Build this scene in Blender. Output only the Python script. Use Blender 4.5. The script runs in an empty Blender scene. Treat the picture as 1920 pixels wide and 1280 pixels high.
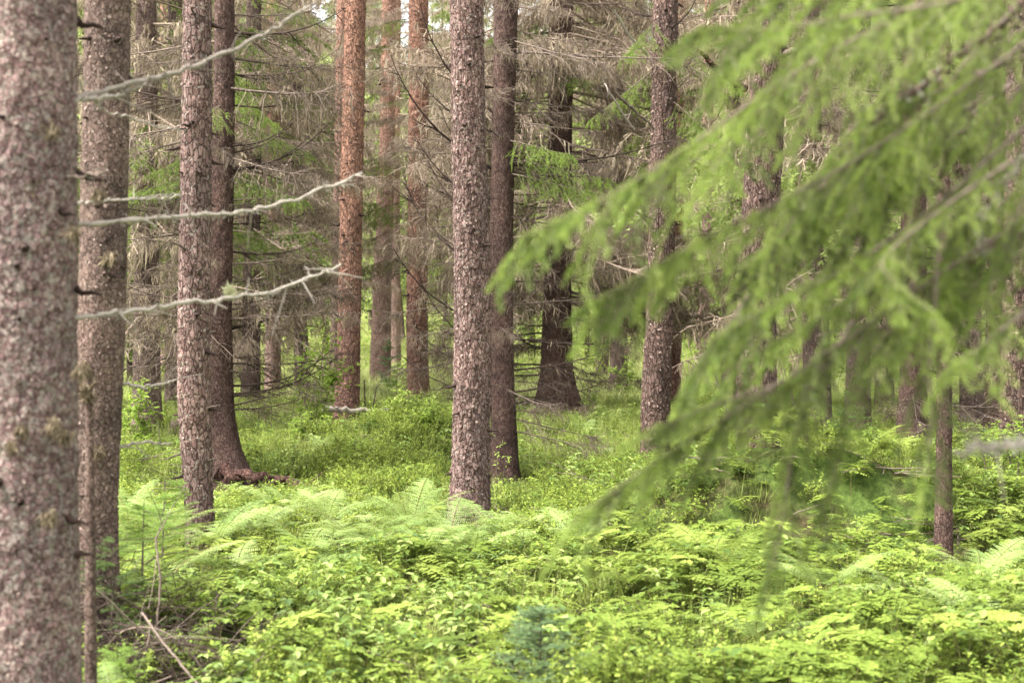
import bpy, math, random
import numpy as np
from mathutils import Matrix, Vector, Euler

random.seed(7)
RNG = np.random.default_rng(7)
R = math.radians
scene = bpy.context.scene
COL = scene.collection

# ------------------------------------------------------------------ camera, sky, sun, exposure
CAM_Z, F, HORIZON = 1.6, 2667.0, 610.0          # pixels of the 1920 x 1280 photograph
cam_data = bpy.data.cameras.new('camera')
cam_data.sensor_width = 36.0
cam_data.lens = 50.0
cam_data.clip_start = 0.05
cam_data.clip_end = 1500.0
cam_data.dof.use_dof = True
cam_data.dof.focus_distance = 13.5
cam_data.dof.aperture_fstop = 3.2
cam = bpy.data.objects.new('camera', cam_data)
COL.objects.link(cam)
cam.location = (0, 0, CAM_Z)
cam.rotation_euler = (R(90) - math.atan(30 / F), 0, 0)
scene.camera = cam

SUN_EL, SUN_AZ = R(60), R(-110)                   # azimuth measured from +Y towards +X
world = bpy.data.worlds.new('World')
scene.world = world
world.use_nodes = True
wn = world.node_tree
wn.nodes.clear()
w_out = wn.nodes.new('ShaderNodeOutputWorld')
w_bg = wn.nodes.new('ShaderNodeBackground')
w_sky = wn.nodes.new('ShaderNodeTexSky')
w_sky.sky_type = 'NISHITA'
w_sky.sun_disc = False
w_sky.sun_elevation = SUN_EL
w_sky.sun_rotation = SUN_AZ
w_sky.dust_density = 4.0
w_sky.air_density = 1.0
w_bw = wn.nodes.new('ShaderNodeRGBToBW')
w_mul = wn.nodes.new('ShaderNodeMix'); w_mul.data_type = 'RGBA'; w_mul.blend_type = 'MULTIPLY'
w_mul.inputs[0].default_value = 1.0
w_mul.inputs[7].default_value = (1.31, 1.28, 1.24, 1)    # thin bright cloud over the whole sky
w_mix = wn.nodes.new('ShaderNodeMix'); w_mix.data_type = 'RGBA'
w_mix.inputs[0].default_value = 0.86
wn.links.new(w_sky.outputs[0], w_bw.inputs[0])
wn.links.new(w_bw.outputs[0], w_mul.inputs[6])
wn.links.new(w_sky.outputs[0], w_mix.inputs[6])
wn.links.new(w_mul.outputs[2], w_mix.inputs[7])
wn.links.new(w_mix.outputs[2], w_bg.inputs[0])
w_bg.inputs[1].default_value = 0.145
wn.links.new(w_bg.outputs[0], w_out.inputs[0])

sun_data = bpy.data.lights.new('sun', 'SUN')
sun_data.energy = 1.5
sun_data.angle = R(16)
sun_data.color = (1.0, 0.975, 0.94)
sun = bpy.data.objects.new('sun', sun_data)
COL.objects.link(sun)
sd = Vector((math.sin(SUN_AZ) * math.cos(SUN_EL), math.cos(SUN_AZ) * math.cos(SUN_EL), math.sin(SUN_EL)))
sun.rotation_euler = sd.to_track_quat('Z', 'Y').to_euler()
sun.location = sd * 60

scene.view_settings.view_transform = 'Standard'
scene.view_settings.look = 'None'
scene.view_settings.gamma = 1.0
scene.view_settings.use_curve_mapping = False
scene.view_settings.exposure = 2.45
scene.render.engine = 'CYCLES'
cy = scene.cycles
cy.use_denoising = True
cy.max_bounces = 6
cy.diffuse_bounces = 2
cy.transmission_bounces = 4
cy.glossy_bounces = 2
cy.transparent_max_bounces = 4
cy.sample_clamp_indirect = 4.0

# ------------------------------------------------------------------ helpers
def X_at(px, Y): return (px - 960.0) / F * Y
def Z_at(py, Y): return CAM_Z - (py - HORIZON) / F * Y

def unit(a):
    return a / np.maximum(np.linalg.norm(a, axis=-1, keepdims=True), 1e-9)

def hash3(i, seed):
    n = i[..., 0] * 127.1 + i[..., 1] * 311.7 + i[..., 2] * 74.7 + seed * 19.19
    s = np.sin(n) * 43758.5453
    return s - np.floor(s)

def vnoise(P, seed=0.0):
    """smooth value noise in -1..1 for points (..., 3)"""
    P = np.asarray(P, float)
    i = np.floor(P); f = P - i; u = f * f * (3 - 2 * f)
    out = 0
    for dx in (0, 1):
        for dy in (0, 1):
            for dz in (0, 1):
                w = (u[..., 0] if dx else 1 - u[..., 0]) * (u[..., 1] if dy else 1 - u[..., 1]) * (u[..., 2] if dz else 1 - u[..., 2])
                out = out + w * hash3(i + np.array([dx, dy, dz]), seed)
    return out * 2 - 1

MOUNDS = [(-1.0, 17.0, 0.38, .85, .8), (-2.3, 16.2, 0.2, 1.2, 0.9), (1.5, 10.9, 0.32, 0.7, 0.45), (2.3, 10.7, 0.55, 0.85, 0.45),
          (3.3, 10.8, 0.2, 0.8, 0.6), (-3.6, 22.0, 0.35, 2.2, 1.5), (-2.6, 9.4, 0.12, 0.8, 0.7), (-1.9, 7.1, 0.16, 0.5, 0.5), (4.5, 14.0, 0.25, 1.0, 1.0),
          (-2.75, 14.6, 0.22, 0.5, 0.45)]

FEET = []   # (x, y, height correction): the floor meets each named trunk at the level seen in the photograph
def ground_z(x, y):
    x = np.asarray(x, float); y = np.asarray(y, float)
    P = np.stack([x, y, np.zeros_like(x)], -1)
    z = 0.10 * vnoise(P * 0.35, 3) + 0.06 * vnoise(P * 1.1, 5) + 0.06 * vnoise(P * 2.7, 9) + 0.03 * vnoise(P * 5.5, 12)
    for mx, my, h, sx, sy in MOUNDS:
        z = z + h * np.exp(-((x - mx) / sx) ** 2 - ((y - my) / sy) ** 2)
    z = z + 3.0 * np.clip((y - 38) / 40, 0, 1) ** 1.5       # the floor climbs gently behind the glade
    for mx, my, h in FEET:
        z = z + h * np.exp(-((x - mx) / .9) ** 2 - ((y - my + .4) / 1.3) ** 2)
    return z
FT = [(880, 975, 12.2), (948, 905, 15.2), (374, 1035, 10.0), (430, 915, 14.4), (650, 808, 22), (1046, 782, 25), (784, 748, 29), (1769, 1045, 9.6), (1228, 872, 17.5), (1424, 945, 13.2), (1608, 818, 21)]
for (fpx, fpy, fY) in FT:
    FEET.append((X_at(fpx, fY), fY, Z_at(fpy, fY) - .06 - float(ground_z(X_at(fpx, fY), fY))))

class MB:
    """collects vertices, faces and a per-vertex tint, then links ONE mesh"""
    def __init__(s): s.V = []; s.Fc = []; s.T = []; s.n = 0
    def add(s, V, Fc, tint=0.5):
        V = np.asarray(V, float).reshape(-1, 3)
        s.V.append(V); s.Fc.append(np.asarray(Fc, int) + s.n)
        s.T.append(np.broadcast_to(np.asarray(tint, float), (len(V),)).copy()); s.n += len(V)
        return s
    def add_mb(s, o, M):
        M = np.array(M)
        off = s.n
        for V, T in zip(o.V, o.T):
            s.V.append(V @ M[:3, :3].T + M[:3, 3]); s.T.append(T)
        for Fc in o.Fc: s.Fc.append(Fc + off)
        s.n += o.n
    def mesh(s, name, mat, smooth=True):
        me = bpy.data.meshes.new(name)
        if not s.V: return me
        V = np.concatenate(s.V); T = np.concatenate(s.T)
        loops = np.concatenate([f.ravel() for f in s.Fc])
        tot = np.concatenate([np.full(len(f), f.shape[1]) for f in s.Fc])
        st = np.concatenate([[0], np.cumsum(tot)[:-1]])
        me.vertices.add(len(V)); me.vertices.foreach_set('co', V.astype(np.float32).ravel())
        me.loops.add(len(loops)); me.loops.foreach_set('vertex_index', loops.astype(np.int32))
        me.polygons.add(len(tot)); me.polygons.foreach_set('loop_start', st.astype(np.int32))
        me.polygons.foreach_set('loop_total', tot.astype(np.int32))
        me.polygons.foreach_set('use_smooth', np.full(len(tot), smooth))
        a = me.attributes.new('tint', 'FLOAT', 'POINT'); a.data.foreach_set('value', T.astype(np.float32))
        me.update(calc_edges=True)
        me.materials.append(mat)
        return me

def link(name, data, parent=None, loc=(0, 0, 0), rot=(0, 0, 0), scl=(1, 1, 1), kind=None):
    o = bpy.data.objects.new(name, data)
    COL.objects.link(o)
    o.parent = parent
    o.location = loc; o.rotation_euler = rot; o.scale = scl
    if kind: o['kind'] = kind
    return o

def tag(o, label, cat, group=None):
    o['label'] = label; o['category'] = cat
    if group: o['group'] = group
    return o

def thing(name, loc, label, cat, group=None, rotz=0.0, s=1.0):
    return tag(link(name, None, None, loc, (0, 0, rotz), (s, s, s)), label, cat, group)

def tubes(mb, P, Rd, k=3, tint=0.5):
    """P (N,S,3) centre lines, Rd (N,S) radii"""
    P = np.asarray(P, float); Rd = np.asarray(Rd, float)
    N, S, _ = P.shape
    T = unit(np.gradient(P, axis=1))
    m = unit(P[:, -1] - P[:, 0])
    ref = np.where(np.abs(m[:, 2:3]) < 0.8, np.array([[0, 0, 1.0]]), np.array([[1.0, 0, 0]]))[:, None, :]
    U = unit(np.cross(T, ref)); W = np.cross(T, U)
    a = np.arange(k) / k * 2 * np.pi
    ring = U[:, :, None, :] * np.cos(a)[None, None, :, None] + W[:, :, None, :] * np.sin(a)[None, None, :, None]
    V = P[:, :, None, :] + ring * Rd[:, :, None, None]
    idx = np.arange(N * S * k).reshape(N, S, k)
    A = idx[:, :-1, :]; B = idx[:, 1:, :]
    Fc = np.stack([A, np.roll(A, -1, 2), np.roll(B, -1, 2), B], -1).reshape(-1, 4)
    t = np.broadcast_to(np.asarray(tint, float).reshape(-1, 1, 1) if np.ndim(tint) else tint, (N, S, k)).ravel()
    mb.add(V.reshape(-1, 3), Fc, t)

def curve(P0, D, L, S, sag=0.0, lift=0.0, wig=0.0, rng=RNG):
    """N curved centre lines; sag pulls down along the length, lift bends the tips up"""
    N = len(P0); t = np.linspace(0, 1, S)[None, :, None]
    L = np.asarray(L, float).reshape(-1, 1, 1)
    P = P0[:, None, :] + D[:, None, :] * L * t
    P[..., 2] += (L * (-np.reshape(sag, (-1, 1, 1)) * t ** 1.5 + np.reshape(lift, (-1, 1, 1)) * t ** 2.6))[..., 0]
    if wig:
        w = np.cumsum(rng.normal(0, 1, (N, S, 3)) * L / S * wig, axis=1); w[:, 0] = 0
        P = P + w
    return P

def along(P, t):
    """points and tangents on lines P (N,S,3) at parameters t (N,M)"""
    N, S, _ = P.shape
    x = np.clip(t * (S - 1), 0, S - 1.0001); i = x.astype(int); f = (x - i)[..., None]
    n = np.arange(N)[:, None]
    A = P[n, i]; B = P[n, i + 1]
    return A + (B - A) * f, unit(B - A)

def needles(mb, P, per_len, nlen, nw, tint_of=lambda t, n: 0.5, rng=RNG, flat=0.5, t0=0.0):
    """one thin triangle per needle round every line of P (N,S,3)"""
    N = len(P)
    Ls = np.linalg.norm(np.diff(P, axis=1), axis=-1).sum(1)
    M = max(3, int(per_len * Ls.mean()))
    t = t0 + (1 - t0) * rng.random((N, M))
    C, T = along(P, t)
    rad = rng.normal(0, 1, (N, M, 3)); rad[..., 2] *= flat
    rad = unit(rad - (rad * T).sum(-1, keepdims=True) * T)
    D = unit(T * (0.55 + 0.5 * t[..., None] ** 2) + rad)
    side = unit(np.cross(D, rng.normal(0, 1, (N, M, 3))))
    l = nlen * (0.65 + 0.5 * rng.random((N, M, 1))) * (1.05 - 0.35 * t[..., None])
    V = np.stack([C - side * nw / 2, C + side * nw / 2, C + D * l], 2).reshape(-1, 3)
    Fc = np.arange(N * M * 3).reshape(-1, 3)
    tn = tint_of(t, N)
    tn = np.repeat(np.broadcast_to(tn, (N, M)).ravel(), 3)
    mb.add(V, Fc, tn)

def cards(mb, C, D, S, L, W, tint, fold=0.25, rng=RNG):
    """pointed four-cornered leaves: C base, D direction, S side direction; arrays (N,3), lengths (N,)"""
    N = len(C); L = np.reshape(L, (-1, 1)); W = np.reshape(W, (-1, 1))
    Nn = np.cross(D, S)
    m = C + D * L * 0.5
    V = np.stack([C, m + S * W / 2 - Nn * W * fold * 0.5, C + D * L - Nn * L * 0.08, m - S * W / 2 - Nn * W * fold * 0.5, ], 1)
    i = np.arange(N)[:, None] * 4
    Fc = np.concatenate([i + np.array([[0, 1, 2]]), i + np.array([[0, 2, 3]])])
    mb.add(V.reshape(-1, 3), Fc, np.repeat(np.broadcast_to(tint, (N,)), 4))

# ------------------------------------------------------------------ materials
def mat_new(name):
    m = bpy.data.materials.new(name); m.use_nodes = True
    nt = m.node_tree; nt.nodes.clear()
    out = nt.nodes.new('ShaderNodeOutputMaterial')
    return m, nt, out

def nd(nt, t, **kw):
    n = nt.nodes.new(t)
    for k, v in kw.items(): setattr(n, k, v)
    return n

def ramp(nt, fac, stops):
    r = nt.nodes.new('ShaderNodeValToRGB')
    el = r.color_ramp.elements
    while len(el) > 1: el.remove(el[-1])
    el[0].position = stops[0][0]; el[0].color = (*stops[0][1], 1)
    for p, c in stops[1:]:
        e = el.new(p); e.color = (*c, 1)
    nt.links.new(fac, r.inputs[0])
    return r.outputs[0]

def mixc(nt, fac, a, b, mode='MIX'):
    m = nd(nt, 'ShaderNodeMix', data_type='RGBA', blend_type=mode)
    for sock, v in ((0, fac), (6, a), (7, b)):
        if hasattr(v, 'is_linked') or hasattr(v, 'node'): nt.links.new(v, m.inputs[sock])
        elif sock == 0: m.inputs[0].default_value = v
        else: m.inputs[sock].default_value = (*v, 1)
    return m.outputs[2]

def maths(nt, op, a, b=0.0, c=None):
    m = nd(nt, 'ShaderNodeMath', operation=op)
    for i, v in enumerate((a, b) if c is None else (a, b, c)):
        if hasattr(v, 'node'): nt.links.new(v, m.inputs[i])
        else: m.inputs[i].default_value = v
    return m.outputs[0]

def noise(nt, vec, scale, detail=3, rough=0.55):
    n = nd(nt, 'ShaderNodeTexNoise'); n.inputs['Scale'].default_value = scale
    n.inputs['Detail'].default_value = detail; n.inputs['Roughness'].default_value = rough
    nt.links.new(vec, n.inputs['Vector'])
    return n.outputs[0]

def leaf_mat(name, stops, trans=0.35, rough=0.5, obj_var=0.6):
    m, nt, out = mat_new(name)
    at = nd(nt, 'ShaderNodeAttribute', attribute_name='tint')
    oi = nd(nt, 'ShaderNodeObjectInfo')
    geo = nd(nt, 'ShaderNodeNewGeometry')
    big = noise(nt, geo.outputs['Position'], 0.9, 2)
    v = maths(nt, 'MULTIPLY_ADD', oi.outputs['Random'], obj_var, maths(nt, 'MULTIPLY_ADD', at.outputs['Fac'], 0.7, -obj_var * 0.5 + 0.15))
    v = maths(nt, 'ADD', v, maths(nt, 'MULTIPLY_ADD', big, 0.7, -0.35))
    c = ramp(nt, v, stops)
    p = nd(nt, 'ShaderNodeBsdfPrincipled')
    p.inputs['Roughness'].default_value = rough
    p.inputs['Specular IOR Level'].default_value = 0.2
    nt.links.new(c, p.inputs['Base Color'])
    tr = nd(nt, 'ShaderNodeBsdfTranslucent')
    nt.links.new(mixc(nt, 0.35, c, (0.36, 0.42, 0.09)), tr.inputs[0])
    ms = nd(nt, 'ShaderNodeMixShader'); ms.inputs[0].default_value = trans
    nt.links.new(p.outputs[0], ms.inputs[1]); nt.links.new(tr.outputs[0], ms.inputs[2])
    nt.links.new(ms.outputs[0], out.inputs[0])
    return m

def bark_mat(name, plate, plate2, crack, lich, scale=38.0, stretch=0.35, lich_amt=0.5, upper=None, up_lo=3.0, up_hi=8.0, bump=0.85, crack_w=0.13):
    m, nt, out = mat_new(name)
    tc = nd(nt, 'ShaderNodeTexCoord')
    oi = nd(nt, 'ShaderNodeObjectInfo')
    add = nd(nt, 'ShaderNodeVectorMath', operation='ADD')
    nt.links.new(tc.outputs['Object'], add.inputs[0])
    nt.links.new(maths(nt, 'MULTIPLY', oi.outputs['Random'], 37.0), add.inputs[1])
    mp = nd(nt, 'ShaderNodeMapping'); mp.inputs['Scale'].default_value = (1, 1, stretch)
    nt.links.new(add.outputs[0], mp.inputs[0])
    # wobble the plate pattern
    wob = nd(nt, 'ShaderNodeTexNoise'); wob.inputs['Scale'].default_value = scale * 0.5; wob.inputs['Detail'].default_value = 3
    nt.links.new(mp.outputs[0], wob.inputs['Vector'])
    wv = nd(nt, 'ShaderNodeVectorMath', operation='MULTIPLY_ADD')
    nt.links.new(wob.outputs[1], wv.inputs[0]); wv.inputs[1].default_value = (1.4 / scale,) * 3
    nt.links.new(mp.outputs[0], wv.inputs[2])
    vo = nd(nt, 'ShaderNodeTexVoronoi', feature='DISTANCE_TO_EDGE'); vo.inputs['Scale'].default_value = scale
    nt.links.new(wv.outputs[0], vo.inputs['Vector'])
    vc = nd(nt, 'ShaderNodeTexVoronoi', feature='F1'); vc.inputs['Scale'].default_value = scale
    nt.links.new(wv.outputs[0], vc.inputs['Vector'])
    edge = nd(nt, 'ShaderNodeMapRange'); edge.inputs['From Max'].default_value = crack_w
    nt.links.new(vo.outputs['Distance'], edge.inputs[0])
    fine = noise(nt, add.outputs[0], scale * 2.6, 4, 0.65)
    mid = noise(nt, mp.outputs[0], scale * 0.35, 3)
    sep = nd(nt, 'ShaderNodeSeparateColor'); nt.links.new(vc.outputs['Color'], sep.inputs[0])
    f1 = maths(nt, 'ADD', maths(nt, 'MULTIPLY', sep.outputs[0], 0.6), maths(nt, 'MULTIPLY_ADD', fine, 0.9, -0.25))
    c = ramp(nt, f1, [(0.15, plate), (0.85, plate2)])
    if upper is not None:
        xyz = nd(nt, 'ShaderNodeSeparateXYZ'); nt.links.new(tc.outputs['Object'], xyz.inputs[0])
        mr = nd(nt, 'ShaderNodeMapRange'); mr.inputs['From Min'].default_value = up_lo; mr.inputs['From Max'].default_value = up_hi
        nt.links.new(maths(nt, 'MULTIPLY_ADD', mid, 2.5, maths(nt, 'ADD', xyz.outputs[2], -1.2)), mr.inputs[0])
        c = mixc(nt, mr.outputs[0], c, ramp(nt, f1, [(0.15, tuple(q * 0.72 for q in upper)), (0.85, tuple(q * 1.35 for q in upper))]))
    c = mixc(nt, maths(nt, 'MULTIPLY_ADD', edge.outputs[0], .88, .12), crack, c)
    ln = noise(nt, add.outputs[0], scale * 0.9, 5, 0.7)
    lm = nd(nt, 'ShaderNodeMapRange'); lm.inputs['From Min'].default_value = 0.66 - 0.13 * lich_amt; lm.inputs['From Max'].default_value = 0.74 - 0.1 * lich_amt
    nt.links.new(ln, lm.inputs[0])
    c = mixc(nt, maths(nt, 'MULTIPLY', lm.outputs[0], 0.75), c, lich)
    big = noise(nt, add.outputs[0], 2.2, 2)
    c = mixc(nt, 1.0, c, ramp(nt, big, [(0.3, (0.95, 0.92, 0.94)), (0.7, (1.52, 1.42, 1.42))]), 'MULTIPLY')
    pat = noise(nt, add.outputs[0], 9.0, 4, 0.6)      # damp stains and pale lichen crusts in irregular patches
    c = mixc(nt, 1.0, c, ramp(nt, pat, [(0.32, (0.62, 0.62, 0.62)), (0.46, (1, 1, 1)), (0.6, (1, 1, 1)), (0.72, (1.3, 1.32, 1.28))]), 'MULTIPLY')
    p = nd(nt, 'ShaderNodeBsdfPrincipled'); p.inputs['Roughness'].default_value = 0.9
    p.inputs['Specular IOR Level'].default_value = 0.15
    nt.links.new(c, p.inputs['Base Color'])
    bh = maths(nt, 'ADD', maths(nt, 'MULTIPLY', edge.outputs[0], 0.6), maths(nt, 'ADD', maths(nt, 'MULTIPLY', sep.outputs[1], 0.5), maths(nt, 'MULTIPLY', fine, 0.7)))
    b = nd(nt, 'ShaderNodeBump'); b.inputs['Strength'].default_value = bump; b.inputs['Distance'].default_value = 0.022
    nt.links.new(bh, b.inputs['Height'])
    nt.links.new(b.outputs[0], p.inputs['Normal'])
    nt.links.new(p.outputs[0], out.inputs[0])
    return m

def wood_mat(name, a, b, rough=0.9, scale=60, trans=0.0):
    m, nt, out = mat_new(name)
    tc = nd(nt, 'ShaderNodeTexCoord'); at = nd(nt, 'ShaderNodeAttribute', attribute_name='tint')
    oi = nd(nt, 'ShaderNodeObjectInfo')
    n = noise(nt, tc.outputs['Object'], scale, 3)
    v = maths(nt, 'ADD', maths(nt, 'MULTIPLY_ADD', n, 1.2, -0.6), maths(nt, 'ADD', maths(nt, 'MULTIPLY', at.outputs['Fac'], 0.8), maths(nt, 'MULTIPLY_ADD', oi.outputs['Random'], 0.4, -0.1)))
    c = ramp(nt, v, [(0.1, a), (0.9, b)])
    p = nd(nt, 'ShaderNodeBsdfPrincipled'); p.inputs['Roughness'].default_value = rough
    p.inputs['Specular IOR Level'].default_value = 0.15
    nt.links.new(c, p.inputs['Base Color'])
    if trans:
        tr = nd(nt, 'ShaderNodeBsdfTranslucent'); nt.links.new(c, tr.inputs[0])
        ms = nd(nt, 'ShaderNodeMixShader'); ms.inputs[0].default_value = trans
        nt.links.new(p.outputs[0], ms.inputs[1]); nt.links.new(tr.outputs[0], ms.inputs[2])
        nt.links.new(ms.outputs[0], out.inputs[0])
    else:
        nt.links.new(p.outputs[0], out.inputs[0])
    return m

M = {}
M['pine'] = bark_mat('pine_bark', (0.085, 0.051, 0.043), (0.215, 0.15, 0.13), (0.026, 0.015, 0.012), (0.29, 0.27, 0.225), 36, 0.36, 0.9, crack_w=0.13)
M['pine_dark'] = bark_mat('pine_bark_dark', (0.055, 0.035, 0.028), (0.145, 0.10, 0.082), (0.014, 0.008, 0.006), (0.20, 0.185, 0.15), 32, 0.34, 0.6, crack_w=0.14)
M['pine_red'] = bark_mat('pine_bark_red', (0.11, 0.062, 0.048), (0.21, 0.125, 0.10), (0.05, 0.027, 0.021), (0.22, 0.19, 0.16), 24, 0.42, 0.25, (0.255, 0.145, 0.10), 1.2, 3.8)
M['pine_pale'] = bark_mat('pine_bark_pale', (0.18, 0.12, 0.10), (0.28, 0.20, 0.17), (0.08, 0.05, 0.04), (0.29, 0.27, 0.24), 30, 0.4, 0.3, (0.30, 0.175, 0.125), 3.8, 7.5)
M['spruce_near'] = bark_mat('spruce_bark_near', (0.115, 0.070, 0.063), (0.265, 0.185, 0.168), (0.05, 0.033, 0.03), (0.36, 0.34, 0.28), 52, 0.75, 1.35, bump=0.8, crack_w=.08)
M['spruce_brown'] = bark_mat('spruce_bark_brown', (0.085, 0.058, 0.046), (0.175, 0.128, 0.104), (0.04, 0.027, 0.021), (0.27, 0.245, 0.19), 52, 0.65, 0.75, crack_w=.08)
M['spruce_dark'] = bark_mat('spruce_bark_dark', (0.05, 0.030, 0.024), (0.125, 0.083, 0.067), (0.010, 0.005, 0.004), (0.12, 0.11, 0.08), 58, 0.5, 0.45, bump=0.9, crack_w=.09)
M['spruce_grey'] = bark_mat('spruce_bark_grey', (0.09, 0.064, 0.053), (0.18, 0.135, 0.115), (0.04, 0.027, 0.022), (0.2, 0.19, 0.16), 36, 0.6, 0.5)
M['flake'] = wood_mat('bark_flake', (0.085, 0.052, 0.042), (0.24, 0.18, 0.15), scale=40)
M['flake_red'] = wood_mat('bark_flake_red', (0.13, 0.065, 0.045), (0.27, 0.165, 0.12), scale=40)
M['darkwood'] = wood_mat('dark_branch_wood', (0.018, 0.012, 0.010), (0.075, 0.052, 0.04))
M['far_wood'] = wood_mat('far_twig_wood', (0.17, 0.125, 0.095), (0.44, 0.345, 0.27))  # paler copy of the dead wood, painting in light the deep wood lacks
M['far_lichen'] = wood_mat('far_beard_lichen', (0.24, 0.19, 0.13), (0.48, 0.40, 0.29), scale=20, trans=0.35)  # paler copy of the beard lichen, brightness painted in for the shaded distance
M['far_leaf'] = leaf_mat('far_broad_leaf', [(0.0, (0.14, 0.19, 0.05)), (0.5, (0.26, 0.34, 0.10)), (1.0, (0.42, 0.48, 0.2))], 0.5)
M['knot'] = wood_mat('knot_wood', (0.02, 0.012, 0.01), (0.08, 0.05, 0.04))
M['deadwood'] = wood_mat('dead_branch_wood', (0.04, 0.029, 0.023), (0.22, 0.168, 0.135))
M['greywood'] = wood_mat('grey_branch_wood', (0.16, 0.13, 0.105), (0.38, 0.335, 0.28), scale=90)
M['lichen'] = wood_mat('beard_lichen', (0.10, 0.078, 0.048), (0.27, 0.215, 0.14), scale=20, trans=0.3)
M['pale_lichen'] = wood_mat('pale_tuft_lichen', (0.30, 0.31, 0.17), (0.46, 0.47, 0.28), scale=20, trans=0.3)
M['grey_lichen'] = wood_mat('grey_lichen', (0.20, 0.19, 0.15), (0.42, 0.40, 0.33), scale=30, trans=.2)
M['root'] = bark_mat('root_bark', (0.045, 0.024, 0.018), (0.11, 0.062, 0.048), (0.012, 0.006, 0.005), (0.16, 0.15, 0.1), 30, 0.6, 0.2)
M['fresh_needle'] = leaf_mat('fresh_spruce_needle', [(0.0, (0.028, 0.036, 0.012)), (0.4, (0.12, 0.19, 0.036)), (1.0, (0.33, 0.44, 0.085))], 0.38, 0.45, 0.15)
M['needle'] = leaf_mat('spruce_needle', [(0.0, (0.025, 0.045, 0.015)), (0.5, (0.06, 0.105, 0.028)), (1.0, (0.12, 0.20, 0.05))], 0.3)
M['far_needle'] = leaf_mat('far_spruce_needle', [(0.0, (0.085, 0.11, 0.035)), (0.5, (0.19, 0.245, 0.075)), (1.0, (0.33, 0.39, 0.14))], 0.5)  # paler than the near needles: light missing among far crowns is put into colour
M['blue_needle'] = leaf_mat('blue_green_needle', [(0.0, (0.08, 0.13, 0.06)), (0.5, (0.17, 0.26, 0.12)), (1.0, (0.28, 0.38, 0.2))], 0.3)
M['fern'] = leaf_mat('fern_leaf', [(0.0, (0.05, 0.08, 0.014)), (0.45, (0.175, 0.245, 0.038)), (1.0, (0.34, 0.40, 0.09))], 0.35)
M['pale_fern'] = leaf_mat('pale_fern_leaf', [(0.0, (0.12, 0.19, 0.05)), (0.5, (0.25, 0.34, 0.10)), (1.0, (0.39, 0.47, 0.18))], 0.35)
M['bilberry'] = leaf_mat('bilberry_leaf', [(0.0, (0.030, 0.055, 0.010)), (0.45, (0.14, 0.205, 0.026)), (1.0, (0.32, 0.39, 0.07))], 0.35)
M['herb'] = leaf_mat('herb_leaf', [(0.0, (0.06, 0.11, 0.03)), (0.5, (0.15, 0.225, 0.04)), (1.0, (0.32, 0.39, 0.12))], 0.35)
M['grass'] = leaf_mat('grass_blade', [(0.0, (0.15, 0.19, 0.035)), (0.5, (0.29, 0.36, 0.085)), (1.0, (0.48, 0.50, 0.19))], 0.4)
M['rowan'] = leaf_mat('sapling_leaf', [(0.0, (0.14, 0.22, 0.03)), (0.5, (0.27, 0.40, 0.06)), (1.0, (0.42, 0.52, 0.12))], 0.5)
M['stalk'] = wood_mat('plant_stalk', (0.09, 0.08, 0.03), (0.2, 0.18, 0.07))

def ground_mat():
    m, nt, out = mat_new('forest_floor')
    geo = nd(nt, 'ShaderNodeNewGeometry')
    n1 = noise(nt, geo.outputs['Position'], 1.3, 5, 0.65)
    n2 = noise(nt, geo.outputs['Position'], 22, 5, 0.7)
    c = ramp(nt, n2, [(0.3, (0.018, 0.014, 0.008)), (0.55, (0.06, 0.045, 0.022)), (0.75, (0.11, 0.085, 0.05))])
    moss = ramp(nt, n2, [(0.3, (0.02, 0.035, 0.008)), (0.7, (0.10, 0.15, 0.03))])
    mr = nd(nt, 'ShaderNodeMapRange'); mr.inputs['From Min'].default_value = 0.38; mr.inputs['From Max'].default_value = 0.58
    nt.links.new(n1, mr.inputs[0])
    c = mixc(nt, mr.outputs[0], c, moss)
    # out beyond the trees the floor is bright short grass
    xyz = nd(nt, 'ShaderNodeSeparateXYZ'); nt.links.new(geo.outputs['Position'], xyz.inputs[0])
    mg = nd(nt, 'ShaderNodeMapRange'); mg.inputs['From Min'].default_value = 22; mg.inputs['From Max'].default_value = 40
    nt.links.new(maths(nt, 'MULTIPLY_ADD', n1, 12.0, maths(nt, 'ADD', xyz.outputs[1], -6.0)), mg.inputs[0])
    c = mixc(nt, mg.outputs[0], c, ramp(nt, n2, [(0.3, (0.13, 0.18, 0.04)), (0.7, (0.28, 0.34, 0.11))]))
    p = nd(nt, 'ShaderNodeBsdfPrincipled'); p.inputs['Roughness'].default_value = 1.0
    p.inputs['Specular IOR Level'].default_value = 0.1
    nt.links.new(c, p.inputs['Base Color'])
    b = nd(nt, 'ShaderNodeBump'); b.inputs['Strength'].default_value = 1.0; b.inputs['Distance'].default_value = 0.04
    nt.links.new(n2, b.inputs['Height']); nt.links.new(b.outputs[0], p.inputs['Normal'])
    nt.links.new(p.outputs[0], out.inputs[0])
    return m

# ------------------------------------------------------------------ ground
def build_ground():
    xs = np.concatenate([[-400, -200, -100, -60], np.linspace(-30, 30, 260), [60, 100, 200, 400]])
    ys = np.concatenate([[-200, -60, -20], np.linspace(-4, 70, 330), [90, 130, 200, 300, 450, 700]])
    X, Y = np.meshgrid(xs, ys)
    Z = ground_z(X, Y)
    V = np.stack([X, Y, Z], -1).reshape(-1, 3)
    nx, ny = len(xs), len(ys)
    i = np.arange(nx * ny).reshape(ny, nx)
    Fc = np.stack([i[:-1, :-1], i[:-1, 1:], i[1:, 1:], i[1:, :-1]], -1).reshape(-1, 4)
    mb = MB(); mb.add(V, Fc)
    link('ground', mb.mesh('ground', ground_mat()), kind='structure')
build_ground()

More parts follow.
